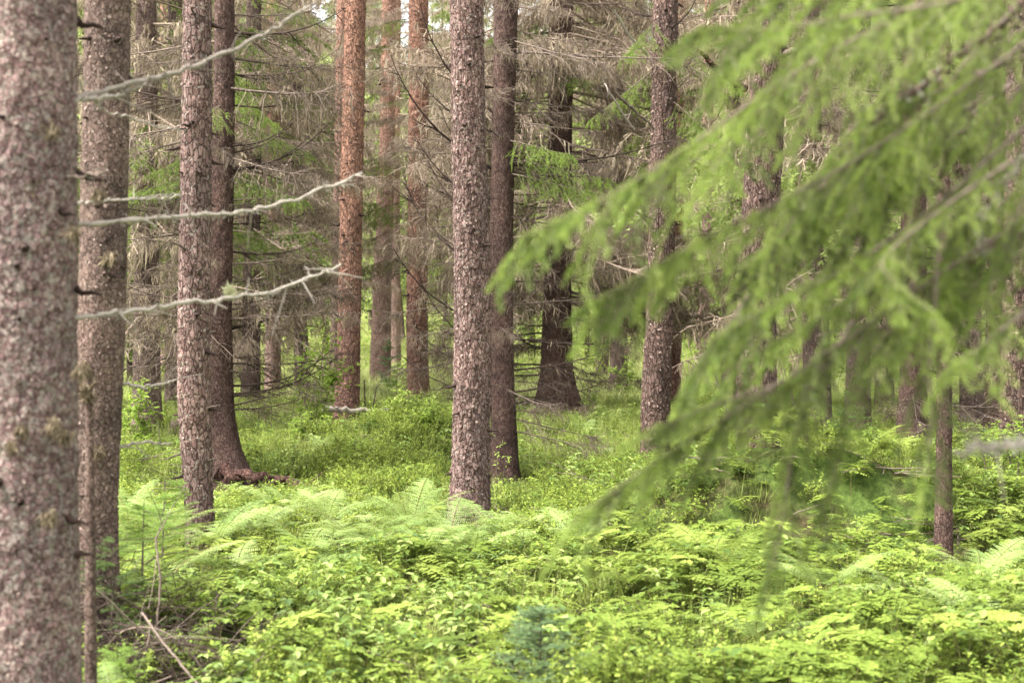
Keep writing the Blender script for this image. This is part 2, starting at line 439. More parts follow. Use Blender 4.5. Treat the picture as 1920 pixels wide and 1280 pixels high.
# ------------------------------------------------------------------ trunks
def trunk_mesh(name, mat, zs, cx, cyy, rr, sides, flare=0.35, lobes=5, flare_h=0.22, amp=0.05, fs=(26, 9), seed=1.0, flare_dir=None):
    """centre cx, cyy and radius rr per ring height zs (local coordinates, 0 = ground)"""
    a = np.arange(sides) / sides * 2 * np.pi
    A, Zg = np.meshgrid(a, zs)
    Rg = np.repeat(rr[:, None], sides, 1)
    ph = seed * 2.1
    lob = 0.65 + 0.35 * np.cos(lobes * A + ph) + 0.15 * np.cos((lobes + 2) * A + ph * 2)
    fl = flare * np.exp(-np.maximum(Zg, 0) / flare_h) * lob
    if flare_dir is not None:
        fa, fh, fk = flare_dir
        fl = fl + fk * np.exp(-np.maximum(Zg, 0) / fh) * np.clip(np.cos(A - fa), 0, 1) ** 3
    P = np.stack([np.cos(A) * rr.mean() * fs[0], np.sin(A) * rr.mean() * fs[0], Zg * fs[1]], -1)
    n = vnoise(P, seed) * 0.5 + vnoise(P * 2.1, seed + 3) * 0.3 + vnoise(P * 4.3, seed + 7) * 0.2
    n = np.sign(n) * np.abs(n) ** 0.7
    slow = vnoise(np.stack([np.cos(A) * 0.8, np.sin(A) * 0.8, Zg * 1.3], -1), seed + 20) * 0.045
    Rr = Rg * (1 + fl + slow) + n * amp * rr.mean()
    V = np.stack([cx[:, None] + np.cos(A) * Rr, cyy[:, None] + np.sin(A) * Rr, Zg], -1).reshape(-1, 3)
    idx = np.arange(len(zs) * sides).reshape(len(zs), sides)
    B = idx[:-1]; T = idx[1:]
    Fc = np.stack([B, np.roll(B, -1, 1), np.roll(T, -1, 1), T], -1).reshape(-1, 4)
    mb = MB(); mb.add(V, Fc)
    return mb.mesh(name, mat), V.reshape(len(zs), sides, 3)

class Tree: pass

def make_tree(name, label, cat, Y, pts, mat, top=9.0, dz=0.05, sides=24, group=None, **kw):
    """pts: (px, py, width_px) of the trunk in the photograph, base last; turned into metres at depth Y"""
    pts = sorted(pts, key=lambda p: -p[1])
    zw = np.array([Z_at(p[1], Y) for p in pts]); xw = np.array([X_at(p[0], Y) for p in pts]); rw = np.array([p[2] / 2 / F * Y for p in pts])
    bx = xw[0]; bz = float(ground_z(bx, Y))
    root = thing(name, (bx, Y, bz), label, cat, group)
    zl = zw - bz
    zs = np.arange(-0.2, top, dz)
    sl = (xw[-1] - xw[0]) / max(zw[-1] - zw[0], 0.1)
    cx = np.where(zs <= zl[-1], np.interp(zs, zl, xw - bx), (xw[-1] - bx) + (zs - zl[-1]) * sl * 0.7)
    if len(zl) > 2: # smooth the bends
        k = max(3, int(0.5 / dz)); pad = np.pad(cx, k, mode='edge'); cx = np.convolve(pad, np.ones(2 * k + 1) / (2 * k + 1), 'valid')
    rr = np.where(zs <= zl[-1], np.interp(zs, zl, rw), rw[-1] * np.clip(1 - (zs - zl[-1]) * 0.05, 0.3, 1))
    seed = (abs(hash(label)) % 1000) / 37.0 if False else (sum(map(ord, label)) % 997) / 37.0
    cyy = vnoise(np.stack([zs * 0.25, zs * 0, zs * 0], -1), seed) * 0.05
    me, grid = trunk_mesh('trunk', mat, zs, cx, cyy, rr, sides, seed=seed, **kw)
    link('trunk', me, root)
    t = Tree(); t.root = root; t.zs = zs; t.cx = cx; t.cy = cyy; t.r = rr; t.grid = grid; t.top = top; t.rng = np.random.default_rng(int(seed * 37) + 5); t.Y = Y; t.bz = bz; t.bx = bx
    return t

def on_trunk(t, z):
    return np.interp(z, t.zs, t.cx), np.interp(z, t.zs, t.cy), np.interp(z, t.zs, t.r)

def flakes(t, n, size, mat, zlo=0.0, zhi=None, lift=0.35):
    """small peeled bark scales standing proud of the trunk"""
    rng = t.rng; zhi = zhi or t.zs[-1]
    i = rng.integers(np.searchsorted(t.zs, zlo), min(len(t.zs), np.searchsorted(t.zs, zhi)) - 1, n); j = rng.integers(0, t.grid.shape[1], n)
    C = t.grid[i, j]
    ctr = np.stack([t.cx[i], t.cy[i], t.zs[i]], -1)
    N = unit(C - ctr)
    up = np.array([[0, 0, 1.0]]); S = unit(np.cross(up, N))
    s = size * 0.62 * (0.45 + rng.random((n, 1)) ** 2.5 * 1.3); w = s * (0.35 + 0.4 * rng.random((n, 1)))
    ang = rng.normal(0, 0.5, (n, 1)); D = unit(up * np.cos(ang) + S * np.sin(ang)); S2 = np.cross(N, D)
    sg = np.where(rng.random((n, 1)) < 0.6, -1, 1)
    o = C + N * size * 0.04
    V = np.stack([o - S2 * w * .8 - D * s * sg * .3, o + S2 * w * .7 - D * s * sg * .4, o + S2 * w * .9 + D * s * sg * .4 + N * s * lift * rng.random((n, 1)), o - S2 * w + D * s * sg * .5 + N * s * lift * rng.random((n, 1)), o + D * s * sg * .75 + N * s * lift], 1)
    k = np.arange(n)[:, None] * 5
    Fq = k + np.array([[0, 1, 2, 3]]); Ft = k + np.array([[3, 2, 4]])
    tn = np.repeat(rng.random(n), 5)
    mb = MB(); mb.V.append(V.reshape(-1, 3)); mb.Fc += [Fq, Ft]; mb.T.append(tn); mb.n = n * 5
    link('bark_flakes', mb.mesh('bark_flakes', mat, smooth=False), t.root, kind='stuff')

def stub_mesh(rng, L=0.05, r=0.012):
    mb = MB()
    P = curve(np.zeros((1, 3)), np.array([[1.0, 0, rng.uniform(-.3, .3)]]), L, 4, wig=0.15, rng=rng)
    tubes(mb, P, np.array([[r * 1.7, r, r * 0.8, r * 0.35]]), 6, 0.3)
    return mb
STUBS = []
for q in range(4):
    STUBS.append(stub_mesh(np.random.default_rng(q), 0.05 + 0.02 * q, 0.011).mesh('branch_stub', M['knot']))
STUBS_L = [stub_mesh(np.random.default_rng(q + 9), 0.14, 0.006).mesh('branch_stub', M['deadwood']) for q in range(3)]
def stubs(t, n, zlo, zhi, s=1.0, meshes=STUBS, facing=None):
    for _ in range(n):
        z = t.rng.uniform(zlo, zhi); x, y, r = on_trunk(t, z)
        a = t.rng.uniform(0, 2 * math.pi) if facing is None else t.rng.normal(facing, 1.0)
        sc = s * t.rng.uniform(0.6, 1.3)
        link('branch_stub', meshes[t.rng.integers(len(meshes))], t.root, (x + math.cos(a) * r * 0.97, y + math.sin(a) * r * 0.97, z), (0, 0, a), (sc, sc, sc))

# dead branches: several prototypes one metre long along +X, wood mesh and hanging beard lichen mesh
def dead_branch(rng, n2=16, n3=4, r0=0.011, beards=120, lift=0.12, sag=0.1, blen=0.06, bw=0.004):
    wood, beard = MB(), MB()
    ax = curve(np.zeros((1, 3)), np.array([[1.0, 0, 0]]), 1.0, 12, sag, lift, 0.035, rng)
    tubes(wood, ax, np.linspace(r0, r0 * 0.16, 12)[None], 5, 0.4)
    t2 = np.sort(rng.uniform(0.08, 0.98, n2))[None]
    C, T = along(ax, t2); C = C[0]; T = T[0]
    sgn = np.where(rng.random(n2) < 0.5, -1, 1)
    side = np.stack([np.zeros(n2), sgn, rng.normal(-0.15, 0.35, n2)], -1)
    D = unit(T * rng.uniform(0.5, 1.0, (n2, 1)) + side * rng.uniform(0.5, 1.0, (n2, 1)))
    L2 = (0.12 + 0.36 * rng.random(n2)) * (1.15 - t2[0] * 0.8)
    P2 = curve(C, D, L2, 6, rng.uniform(-0.1, 0.35, n2), 0.05, 0.07, rng)
    tubes(wood, P2, np.linspace(r0 * 0.36, r0 * 0.12, 6)[None].repeat(n2, 0), 3, rng.random(n2))
    t3 = rng.uniform(0.15, 1.0, (n2, n3))
    C3, T3 = along(P2, t3); C3 = C3.reshape(-1, 3); T3 = T3.reshape(-1, 3); n = len(C3)
    D3 = unit(T3 + rng.normal(0, 0.7, (n, 3)) * [1, 1, 0.7] + [0, 0, -0.15])
    P3 = curve(C3, D3, 0.05 + 0.13 * rng.random(n), 4, 0.2, 0, 0.08, rng)
    tubes(wood, P3, np.full((n, 4), r0 * 0.13), 3, rng.random(n))
    if beards:
        allP = np.concatenate([P2.repeat(2, 0)[:, ::2][:, :3], P3[:, :3]])
        pick = rng.integers(0, len(allP), beards); tt = rng.random((beards, 1))
        B, _ = along(allP[pick], tt); B = B[:, 0]
        L = blen * (0.3 + rng.random((beards, 1)) ** 1.5 * 1.6)
        a = rng.uniform(0, np.pi, beards); S = np.stack([np.cos(a), np.sin(a), np.zeros(beards)], -1) * bw * 0.5
        sw = rng.normal(0, 0.18, (beards, 3)) * [1, 1, 0]
        dn = np.array([[0, 0, -1.0]])
        V = np.stack([B - S, B + S, B + dn * L * .5 + sw * L + S * .9, B + dn * L * .5 + sw * L - S * 1.1, B + dn * L + sw * L * .2], 1)
        k = np.arange(beards)[:, None] * 5
        beard.V.append(V.reshape(-1, 3)); beard.Fc += [k + np.array([[0, 1, 2, 3]]), k + np.array([[3, 2, 4]])]
        beard.T.append(np.repeat(rng.random(beards), 5)); beard.n = beards * 5
    return wood, beard

rb = np.random.default_rng(21)
DEAD = []
for q in range(7):
    w_, b_ = dead_branch(rb, 22 + q, 6, 0.0095, [80, 200, 280, 150, 380, 240, 120][q], rb.uniform(0.05, 0.3), rb.uniform(0.0, 0.3))
    DEAD.append((w_.mesh('branch', M['darkwood' if q in (0, 3) else 'deadwood']), b_.mesh('lichen', M['lichen'], False)))
rq = np.random.default_rng(33)
PALE = []
for q in range(5):
    w_, b_ = dead_branch(rq, 28, 6, 0.010, [260, 340, 200, 420, 360][q], rq.uniform(0.05, 0.25), rq.uniform(0.0, 0.35), .08, .007)
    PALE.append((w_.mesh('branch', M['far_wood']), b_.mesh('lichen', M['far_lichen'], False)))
BARE = []
for q in range(4):
    w_, b_ = dead_branch(rb, 12, 3, 0.0135, 0, 0.4, 0.1)
    BARE.append((w_.mesh('branch', M['darkwood']), None))

def put_branch(t, z, az, L, pitch=0.0, kinds=DEAD, q=None, yz=None):
    x, y, r = on_trunk(t, z)
    wd, bd = kinds[t.rng.integers(len(kinds)) if q is None else q]
    th = L if yz is None else yz
    o = link('branch', wd, t.root, (x + math.cos(az) * r * 0.8, y + math.sin(az) * r * 0.8, z), (t.rng.uniform(-.5, .5), -pitch, az), (L, th, th))
    if bd: link('lichen', bd, o, kind='stuff')
    return o

def dead_whorls(t, n, zlo, zhi, Lm=1.3, pitch=(-0.25, 0.2), kinds=DEAD, sides_bias=0.0):
    for k in range(n):
        z = zlo + (zhi - zlo) * (k + t.rng.random()) / n
        az = t.rng.uniform(0, 2 * math.pi)
        if t.rng.random() < sides_bias: az = (0 if t.rng.random() < 0.5 else math.pi) + t.rng.normal(0, 0.45)
        put_branch(t, z, az, Lm * t.rng.uniform(0.5, 1.3), t.rng.uniform(*pitch), kinds)

# green spruce branch, one metre along +X, with hanging twigs
def live_branch(rng, n2=26, per=420, nlen=0.022, nw=0.0035, sag=0.25, droop=0.6, L2=0.34):
    wood, leaf = MB(), MB()
    ax = curve(np.zeros((1, 3)), np.array([[1.0, 0, 0]]), 1.0, 10, sag, 0.12, 0.02, rng)
    tubes(wood, ax, np.linspace(0.009, 0.002, 10)[None], 4, 0.4)
    t2 = np.linspace(0.1, 0.99, n2)[None] + rng.normal(0, .01, (1, n2))
    C, T = along(ax, np.clip(t2, 0, 1)); C = C[0]; T = T[0]
    sgn = np.where(np.arange(n2) % 2 == 0, -1, 1)
    D = unit(T * 0.8 + np.stack([np.zeros(n2), sgn * rng.uniform(0.4, 1.0, n2), np.zeros(n2)], -1))
    P2 = curve(C, D, L2 * (1.1 - 0.8 * t2[0]) * rng.uniform(.7, 1.2, n2), 7, droop, 0, 0.03, rng)
    tubes(wood, P2, np.full((n2, 7), 0.0018), 3, 0.5)
    C3, T3 = along(P2, rng.uniform(0.15, 0.9, (n2, 5))); C3 = C3.reshape(-1, 3); T3 = T3.reshape(-1, 3); n = len(C3)
    P3 = curve(C3, unit(T3 + rng.normal(0, .6, (n, 3))), 0.04 + 0.09 * rng.random(n), 4, 0.5, 0, .03, rng)
    ti = lambda t, n: 0.15 + 0.45 * t + rng.random(t.shape) * 0.4
    needles(leaf, ax, per, nlen, nw, ti, rng, 0.6, 0.25)
    needles(leaf, P2, per, nlen, nw, ti, rng, 0.8)
    needles(leaf, P3, per, nlen, nw, ti, rng, 0.8)
    return wood, leaf
LIVE = []
for q in range(3):
    w_, l_ = live_branch(rb)
    LIVE.append((w_.mesh('branch', M['deadwood']), l_.mesh('needles', M['fresh_needle'], False)))
def put_live(t, z, az, L, pitch=0.0):
    x, y, r = on_trunk(t, z); wd, lf = LIVE[t.rng.integers(len(LIVE))]
    o = link('branch', wd, t.root, (x + math.cos(az) * r * .8, y + math.sin(az) * r * .8, z), (0, -pitch, az), (L, L, L))
    link('needles', lf, o, kind='stuff')

PI = math.pi
# T1 big blurred trunk on the left edge
T1 = make_tree('spruce_tree', 'thickest blurred grey-brown trunk cut off by the left edge of the photo', 'tree', 4.6,
               [(58, -60, 178), (52, 640, 176), (45, 1280, 186)], M['spruce_near'], top=4.2, dz=0.006, sides=120, flare=0.3, amp=0.05, fs=(60, 26))
flakes(T1, 5200, 0.012, M['flake'], 0.2, 4.0, 0.5)
stubs(T1, 30, 0.4, 3.0, 0.8, STUBS, facing=-1.3); stubs(T1, 10, 0.4, 2.6, .6, STUBS, facing=-1.0)
def px_curve(t, pts, Y0, Y1, r0, r1, mat, name='branch', twigs=0, lich=None, S=40, wig=0.0042, k=8, seed=4):
    """a branch through photograph points, drawn in metres between the depths Y0 and Y1, child of tree t"""
    rng = np.random.default_rng(seed)
    n = len(pts); Ys = np.linspace(Y0, Y1, n)
    P = np.array([[X_at(p[0], y), y, Z_at(p[1], y)] for p, y in zip(pts, Ys)]) - np.array(t.root.location)
    u = np.linspace(0, n - 1, S)
    Q = np.stack([np.interp(u, np.arange(n), P[:, c]) for c in range(3)], -1)
    for _ in range(6): Q[1:-1] = Q[1:-1] * .5 + (Q[:-2] + Q[2:]) * .25
    Q[1:-1] += rng.normal(0, wig, (S - 2, 3))
    mb = MB(); rad = np.linspace(r0, r1, S) * (1 + rng.normal(0, .17, S))
    tubes(mb, Q[None], rad[None], k, 0.75 + 0.3 * rng.random())
    if twigs:
        C, T = along(Q[None], rng.uniform(.1, .98, (1, twigs))); C = C[0]; T = T[0]
        P2 = curve(C, unit(T * .7 + rng.normal(0, .7, (twigs, 3)) * [1, 1, .6]), 0.015 + 0.15 * rng.random(twigs) ** 2, 6, 0.15, 0, .08, rng)
        tubes(mb, P2, np.linspace(r1 * .8, r1 * .3, 6)[None].repeat(twigs, 0), 4, rng.random(twigs))
    o = link(name, mb.mesh(name, mat), t.root)
    if lich:
        tufts = MB(); m = lich
        C, T = along(Q[None], rng.uniform(.05, .97, (1, m))); C = C[0] + rng.normal(0, r0 * .5, (m, 3))
        D = unit(rng.normal(0, 1, (m, 3)) + [0, 0, -.5]); Sd = unit(np.cross(D, rng.normal(0, 1, (m, 3))))
        cards(tufts, C, D, Sd, 0.008 + 0.02 * rng.random(m) ** 2, np.full(m, 0.004), rng.random(m))
        link('lichen', tufts.mesh('lichen', M['grey_lichen'], False), o, kind='stuff')
    return o, Q
for i, (pts, y0, y1, r0) in enumerate([
        ([(120, 190), (165, 180), (240, 160), (330, 140), (420, 105), (520, 55), (595, 5)], 4.6, 5.0, 0.011),
        ([(100, 425), (200, 418), (300, 408), (390, 402), (470, 395), (560, 372), (680, 325)], 4.6, 5.2, 0.0085),
        ([(100, 600), (200, 590), (320, 573), (430, 560), (520, 545), (640, 495)], 4.6, 5.1, 0.0085),
        ([(90, 345), (130, 333), (165, 330), (205, 321)], 4.6, 4.4, 0.0065),
        ([(130, 190), (200, 182), (235, 178), (275, 158)], 4.6, 4.8, 0.007),
        ([(130, 128), (190, 205), (290, 235), (350, 245)], 4.9, 5.6, 0.004),
        ([(110, 385), (200, 378), (270, 372), (340, 368)], 4.9, 5.6, 0.005)]):
    px_curve(T1, pts, y0, y1, r0, 0.0042 if i < 3 else r0 * .5, M['greywood' if i != 3 else 'deadwood'], twigs=[36, 30, 32, 3, 4, 8, 8][i], lich=[260, 200, 220, 20, 60, 20, 20][i], seed=i)
# pale lichen tufts on the lowest long branch
def tuft(t, px, py, Y, rad, n, name='lichen_tuft', mat=None, down=0.4):
    c = np.array([X_at(px, Y), Y, Z_at(py, Y)]) - np.array(t.root.location)
    rng = np.random.default_rng(px + py)
    D = unit(rng.normal(0, 1, (n, 3)) + [0, 0, -down]); Sd = unit(np.cross(D, rng.normal(0, 1, (n, 3))))
    mb = MB(); cards(mb, c + rng.normal(0, rad * .25, (n, 3)), D, Sd, rad * (0.4 + rng.random(n)), np.full(n, rad * .16), rng.random(n))
    link(name, mb.mesh(name, mat or M['pale_lichen'], False), t.root, kind='stuff')
tuft(T1, 432, 545, 4.95, 0.026, 130)
tuft(T1, 310, 585, 4.85, 0.024, 90, mat=M['lichen'], down=1.5)
tuft(T1, 228, 180, 4.75, 0.02, 90, mat=M['lichen'])
for (px, py) in [(40, 800), (100, 790), (120, 812), (60, 345), (100, 240), (20, 830), (48, 235), (90, 965), (150, 690), (140, 430), (185, 360)]:
    tuft(T1, px, py, 4.47, 0.035, 120, name='beard_lichen', mat=M['lichen'], down=2.2)

# T2 second trunk
T2 = make_tree('spruce_tree', 'blurred brown trunk just right of the thickest one at the left edge', 'tree', 6.9,
               [(205, -40, 84), (200, 300, 84), (190, 640, 86), (180, 950, 80), (176, 1200, 92)], M['spruce_brown'], top=5, dz=0.009, sides=90, flare=0.5, amp=0.05, fs=(60, 26))
flakes(T2, 3000, 0.014, M['flake'], 0.1, 4.0, 0.5)
stubs(T2, 16, 0.5, 3.4, 0.8, STUBS, facing=-1.2)
for (px, py) in [(155, 685), (180, 840), (205, 480)]:
    tuft(T2, px, py, 6.75, 0.05, 120, name='beard_lichen', mat=M['lichen'], down=2.0)
for i, (pts, r0) in enumerate([([(215, 715), (260, 725), (300, 720), (330, 712)], 0.008), ([(215, 840), (265, 828), (320, 832)], 0.008), ([(220, 375), (260, 372), (300, 366), (345, 364)], 0.005)]):
    px_curve(T2, pts, 6.9, 7.1, r0, r0 * .5, M['greywood'], twigs=4, lich=40, seed=40 + i)
# thin dead sapling trunk in front
TD = make_tree('dead_sapling', 'thin bare dead stem standing between the two blurred left trunks', 'dead sapling', 5.6,
               [(163, 735, 14), (166, 1000, 19), (165, 1340, 24)], M['spruce_brown'], top=1.42, dz=0.01, sides=16, flare=0.2, amp=0.1, fs=(80, 20))
stubs(TD, 9, 0.2, 1.35, 0.4, STUBS_L)
tuft(TD, 160, 735, 5.6, 0.05, 140, name='beard_lichen', mat=M['lichen'], down=0.2)

# T3
T3 = make_tree('pine_tree', 'slender flaky pinkish trunk, third from the left, fern at its foot', 'tree', 10.0,
               [(376, -40, 52), (371, 300, 56), (364, 560, 58), (361, 760, 60), (372, 900, 52), (374, 1030, 50)], M['pine'], top=6, dz=0.012, sides=64, flare=0.3, amp=0.08, fs=(42, 16))
flakes(T3, 3200, 0.016, M['flake'], 0.1, 4.5, 0.45)
stubs(T3, 22, 0.5, 4.4, 0.9, STUBS); stubs(T3, 14, 0.6, 4.4, 1.0, STUBS_L)
# T4 dark with big root
T4 = make_tree('spruce_tree', 'dark spruce with a wide root foot behind the slender flaky trunk', 'tree', 14.4,
               [(422, -40, 36), (418, 300, 42), (413, 600, 42), (410, 760, 50), (412, 880, 66)], M['spruce_dark'], top=8, dz=0.02, sides=64, flare=0.45, flare_h=0.3, amp=0.07, fs=(36, 14),
               flare_dir=(-0.45, 0.27, 2.0))
for q in range(7): put_live(T4, T4.rng.uniform(2.0, 4.6), T4.rng.uniform(0, 6.28), .9, -.2)
dead_whorls(T4, 40, 0.9, 4.9, 1.25, (-0.3, 0.15), DEAD, 0.45)
for z, L, p in [(2.95, 1.4, 0.1), (2.3, 1.2, 0.1), (1.75, 1.3, 0.12), (1.3, 1.2, -.05)]:
    put_branch(T4, z, T4.rng.normal(0, .2), L, p)
for q in range(26):
    put_branch(T4, T4.rng.uniform(.7, 4.8), T4.rng.normal(0, .5), T4.rng.uniform(.6, 1.25), T4.rng.uniform(-.1, .25), BARE if q % 2 else DEAD)
# T5, T6
T5 = make_tree('spruce_tree', 'dull grey-brown trunk wrapped in dead twigs, between the dark spruce and the red pine', 'tree', 24,
               [(478, -40, 28), (474, 300, 30), (469, 760, 36)], M['spruce_grey'], top=10, dz=0.05, sides=28, amp=0.07, flare=.6)
for q in range(8): put_live(T5, T5.rng.uniform(2.2, 7.4), T5.rng.uniform(0, 6.28), 1.3, -.2)
dead_whorls(T5, 80, 1.5, 7.5, 1.6, (-0.35, 0.1), PALE, .3)
T6 = make_tree('spruce_tree', 'thin pale trunk behind the dead twigs left of the red pine', 'tree', 30,
               [(516, -40, 26), (514, 400, 27), (511, 712, 30)], M['pine_pale'], top=12, dz=0.06, sides=24, amp=0.06)
for q in range(9): put_live(T6, T6.rng.uniform(2.5, 9), T6.rng.uniform(0, 6.28), 1.5, -.2)
dead_whorls(T6, 60, 2.7, 9, 1.6, (-0.35, 0.1), PALE, .3)
# T7
T7 = make_tree('pine_tree', 'red-barked pine with dark knots standing left of the centre', 'tree', 22,
               [(669, -40, 38), (660, 320, 42), (656, 560, 43), (651, 740, 46), (648, 800, 49)], M['pine_red'], top=10, dz=0.022, sides=56, flare=0.2, amp=0.04, fs=(40, 16))
flakes(T7, 5200, 0.030, M['flake_red'], 0.1, 7.2, 0.5)
stubs(T7, 18, 0.5, 6.7, 1.2, STUBS, facing=-1.57)
T8 = make_tree('pine_tree', 'narrow pine trunk half hidden behind the left side of the red pine', 'tree', 29,
               [(646, -40, 26), (636, 400, 24), (630, 740, 26)], M['pine_pale'], top=11, dz=0.05, sides=28, amp=0.05)
flakes(T8, 900, 0.04, M['flake'], 0.1, 8)
dead_whorls(T8, 40, 2.6, 9, 1.1, (-.35, .2), PALE, .6)
# T9 T10
T9 = make_tree('pine_tree', 'pale orange pine further back between the two red pines', 'tree', 35,
               [(731, -40, 26), (727, 250, 29), (718, 500, 34), (712, 725, 40)], M['pine_pale'], top=13, dz=0.05, sides=36, amp=0.05)
flakes(T9, 1400, 0.05, M['flake_red'], 4, 10); stubs(T9, 10, 2, 10, 2.5)
T10 = make_tree('pine_tree', 'thin shaded trunk just right of the pale orange pine', 'tree', 42,
                [(745, -40, 16), (741, 400, 18), (742, 700, 20)], M['pine_pale'], top=14, dz=0.1, sides=20, amp=0.05)
for q in range(14): put_live(T10, T10.rng.uniform(3.5, 12), T10.rng.uniform(0, 6.28), 1.6, -.2)
dead_whorls(T10, 50, 3.8, 13, 2.6, (-.3, .2), PALE, .6)
dead_whorls(T9, 12, 4.0, 12, 1.4, (-.1, .5), PALE, .6)
# T11
T11 = make_tree('pine_tree', 'orange-topped pine just left of the nearest centre trunk', 'tree', 29,
                [(786, -40, 36), (785, 200, 37), (783, 450, 39), (782, 640, 40), (784, 742, 44)], M['pine_red'], top=12, dz=0.03, sides=48, flare=0.2, amp=0.045, fs=(36, 14))
flakes(T11, 4200, 0.036, M['flake_red'], 0.1, 9, .5); stubs(T11, 12, .5, 8.6, 1.4, STUBS, facing=-1.57)
TH = make_tree('spruce_tree', 'slim spruce hidden behind the orange-topped pine, green branches hanging to its left', 'tree', 31,
               [(790, -40, 16), (788, 400, 20), (786, 735, 26)], M['spruce_grey'], top=12, dz=0.08, sides=20)
for z, L, p in [(8.3, 1.5, -.1), (8.0, 1.1, -.2), (5.5, 1.2, -.1), (5.2, 1.5, 0), (4.4, 1.6, -.15), (4.1, 1.2, -.1), (3.2, 1.4, -.1), (6.6, .8, 0)]:
    put_live(TH, z, PI + TH.rng.normal(-.2, .2), L, p)
dead_whorls(TH, 40, 2.6, 11, 1.1, (-.35, .2), PALE, .6)
# T12 main
T12 = make_tree('pine_tree', 'sharpest grey-brown pine with scaly bark in the centre, base in the ferns', 'tree', 12.2,
                [(875, -40, 60), (878, 200, 62), (884, 420, 66), (886, 640, 68), (882, 840, 70), (880, 965, 74)], M['pine'], top=7, dz=0.012, sides=84, flare=0.42, flare_h=.2, amp=0.09, fs=(40, 15))
flakes(T12, 6500, 0.021, M['flake'], 0.05, 5, .5)
stubs(T12, 16, 0.4, 4.6, 1.1, STUBS, facing=-1.57); stubs(T12, 6, 0.5, 3.0, 0.8, STUBS_L, facing=0)
# T13
T13 = make_tree('spruce_tree', 'dark reddish spruce directly behind the centre pine, dead branches both sides', 'tree', 15.2,
                [(950, -40, 46), (944, 200, 44), (940, 500, 42), (940, 700, 44), (948, 890, 50)], M['spruce_dark'], top=8, dz=0.02, sides=56, flare=0.35, amp=0.05, fs=(40, 18))
dead_whorls(T13, 40, 0.55, 5.2, 1.0, (-0.25, 0.15), DEAD, .5)
for z, L, p in [(1.25, 1.0, .25), (1.7, 1.3, .45), (2.3, 1.5, .5), (2.75, 1.4, .6), (3.4, 1.6, .55), (4.0, 1.4, .7), (1.0, 1.1, .15), (1.45, 1.0, .5), (3.0, 1.2, .5), (3.8, 1.1, .4)]:
    put_branch(T13, z, PI + T13.rng.normal(0, .25), L, p, BARE)
for z, L, p in [(3.45, 1.9, 0.06), (4.65, 1.9, -.02), (1.6, 1.4, -.05), (1.95, 1.3, .12), (1.25, 1.2, .1), (0.9, 1.1, .2), (2.2, 1.0, 0)]:
    put_branch(T13, z, T13.rng.normal(0, .15), L, p)
put_live(T13, 3.7, -.9, 1.0, -.1); put_live(T13, 3.5, -.35, 1.1, -.1); put_live(T13, 3.35, -.6, 1.0, -.1)
# T14
T14 = make_tree('spruce_tree', 'dark spruce with flaring foot and many dead twigs, right of the centre pair', 'tree', 25,
                [(1052, -40, 46), (1050, 300, 44), (1044, 560, 54), (1044, 690, 60), (1046, 770, 78)], M['spruce_dark'], top=10, dz=0.04, sides=44, flare=0.8, flare_h=.3, amp=0.06, fs=(30, 12))
for q in range(7): put_live(T14, T14.rng.uniform(3.5, 8), T14.rng.uniform(0, 6.28), 1.5, -.2)
dead_whorls(T14, 60, 0.5, 8, 1.7, (-0.3, 0.15), DEAD, .5)
dead_whorls(T14, 110, 2.0, 8.5, 2.4, (-0.3, 0.15), PALE, .5)
# T15 T16
T15 = make_tree('pine_tree', 'cracked brown trunk seen left of the blurred green boughs, right of the centre', 'tree', 17.5,
                [(1248, -40, 46), (1243, 300, 48), (1238, 560, 50), (1232, 700, 54), (1228, 850, 54)], M['pine_dark'], top=9, dz=0.02, sides=56, flare=0.2, amp=0.07, fs=(34, 12))
flakes(T15, 2600, .028, M['flake'], 0.1, 6.5, .5); dead_whorls(T15, 12, 2.4, 6, .9, (.1, .7), BARE); stubs(T15, 10, .5, 6, 1.6)
for z, az in [(5.2, -.4), (4.9, PI - .3), (4.5, -.9), (5.5, -2.2)]: put_live(T15, z, az, 1.0, -.5)
T16 = make_tree('pine_tree', 'orange-barked pine peeping out right behind the cracked brown trunk', 'tree', 27,
                [(1272, -40, 30), (1268, 300, 32), (1258, 690, 36)], M['pine_red'], top=11, dz=0.04, sides=36, amp=0.05)
flakes(T16, 1800, .035, M['flake_red'], 1, 9, .5)
T17 = make_tree('pine_tree', 'slim far pine seen through the green boughs just left of the knotty dark trunk', 'tree', 34,
                [(1330, -40, 18), (1326, 400, 19), (1316, 700, 22)], M['pine_pale'], top=12, dz=0.08, sides=24, amp=0.06)
dead_whorls(T17, 14, 1.5, 9, 1.4, (-.3, .1), PALE)
# T18
T18 = make_tree('pine_tree', 'knotty dark trunk crossing behind the blurred green boughs, right half', 'tree', 13.2,
                [(1446, -40, 64), (1436, 200, 66), (1420, 500, 70), (1420, 760, 76), (1424, 930, 84)], M['pine_dark'], top=7, dz=0.015, sides=72, flare=0.25, amp=0.07, fs=(44, 16))
flakes(T18, 3600, .022, M['flake'], 0.05, 5, .5); stubs(T18, 10, .5, 4.6, 1.5, STUBS, facing=-1.6)
px_curve(T18, [(1465, 105), (1500, 90), (1530, 78)], 13.1, 12.9, .03, .016, M['deadwood'], twigs=2, seed=60)
px_curve(T18, [(1312, 98), (1340, 128), (1372, 152), (1400, 170)], 12.9, 13.1, .02, .035, M['root'], twigs=3, seed=61)
T19 = make_tree('spruce_tree', 'pinkish-grey trunk framed by bright undergrowth behind the hanging green boughs', 'tree', 21,
                [(1612, -40, 38), (1612, 400, 40), (1610, 700, 44), (1608, 810, 50)], M['spruce_grey'], top=9, dz=0.04, sides=40, amp=0.06)
dead_whorls(T19, 34, 1.3, 6.5, 1.3, (-.3, .1), PALE)
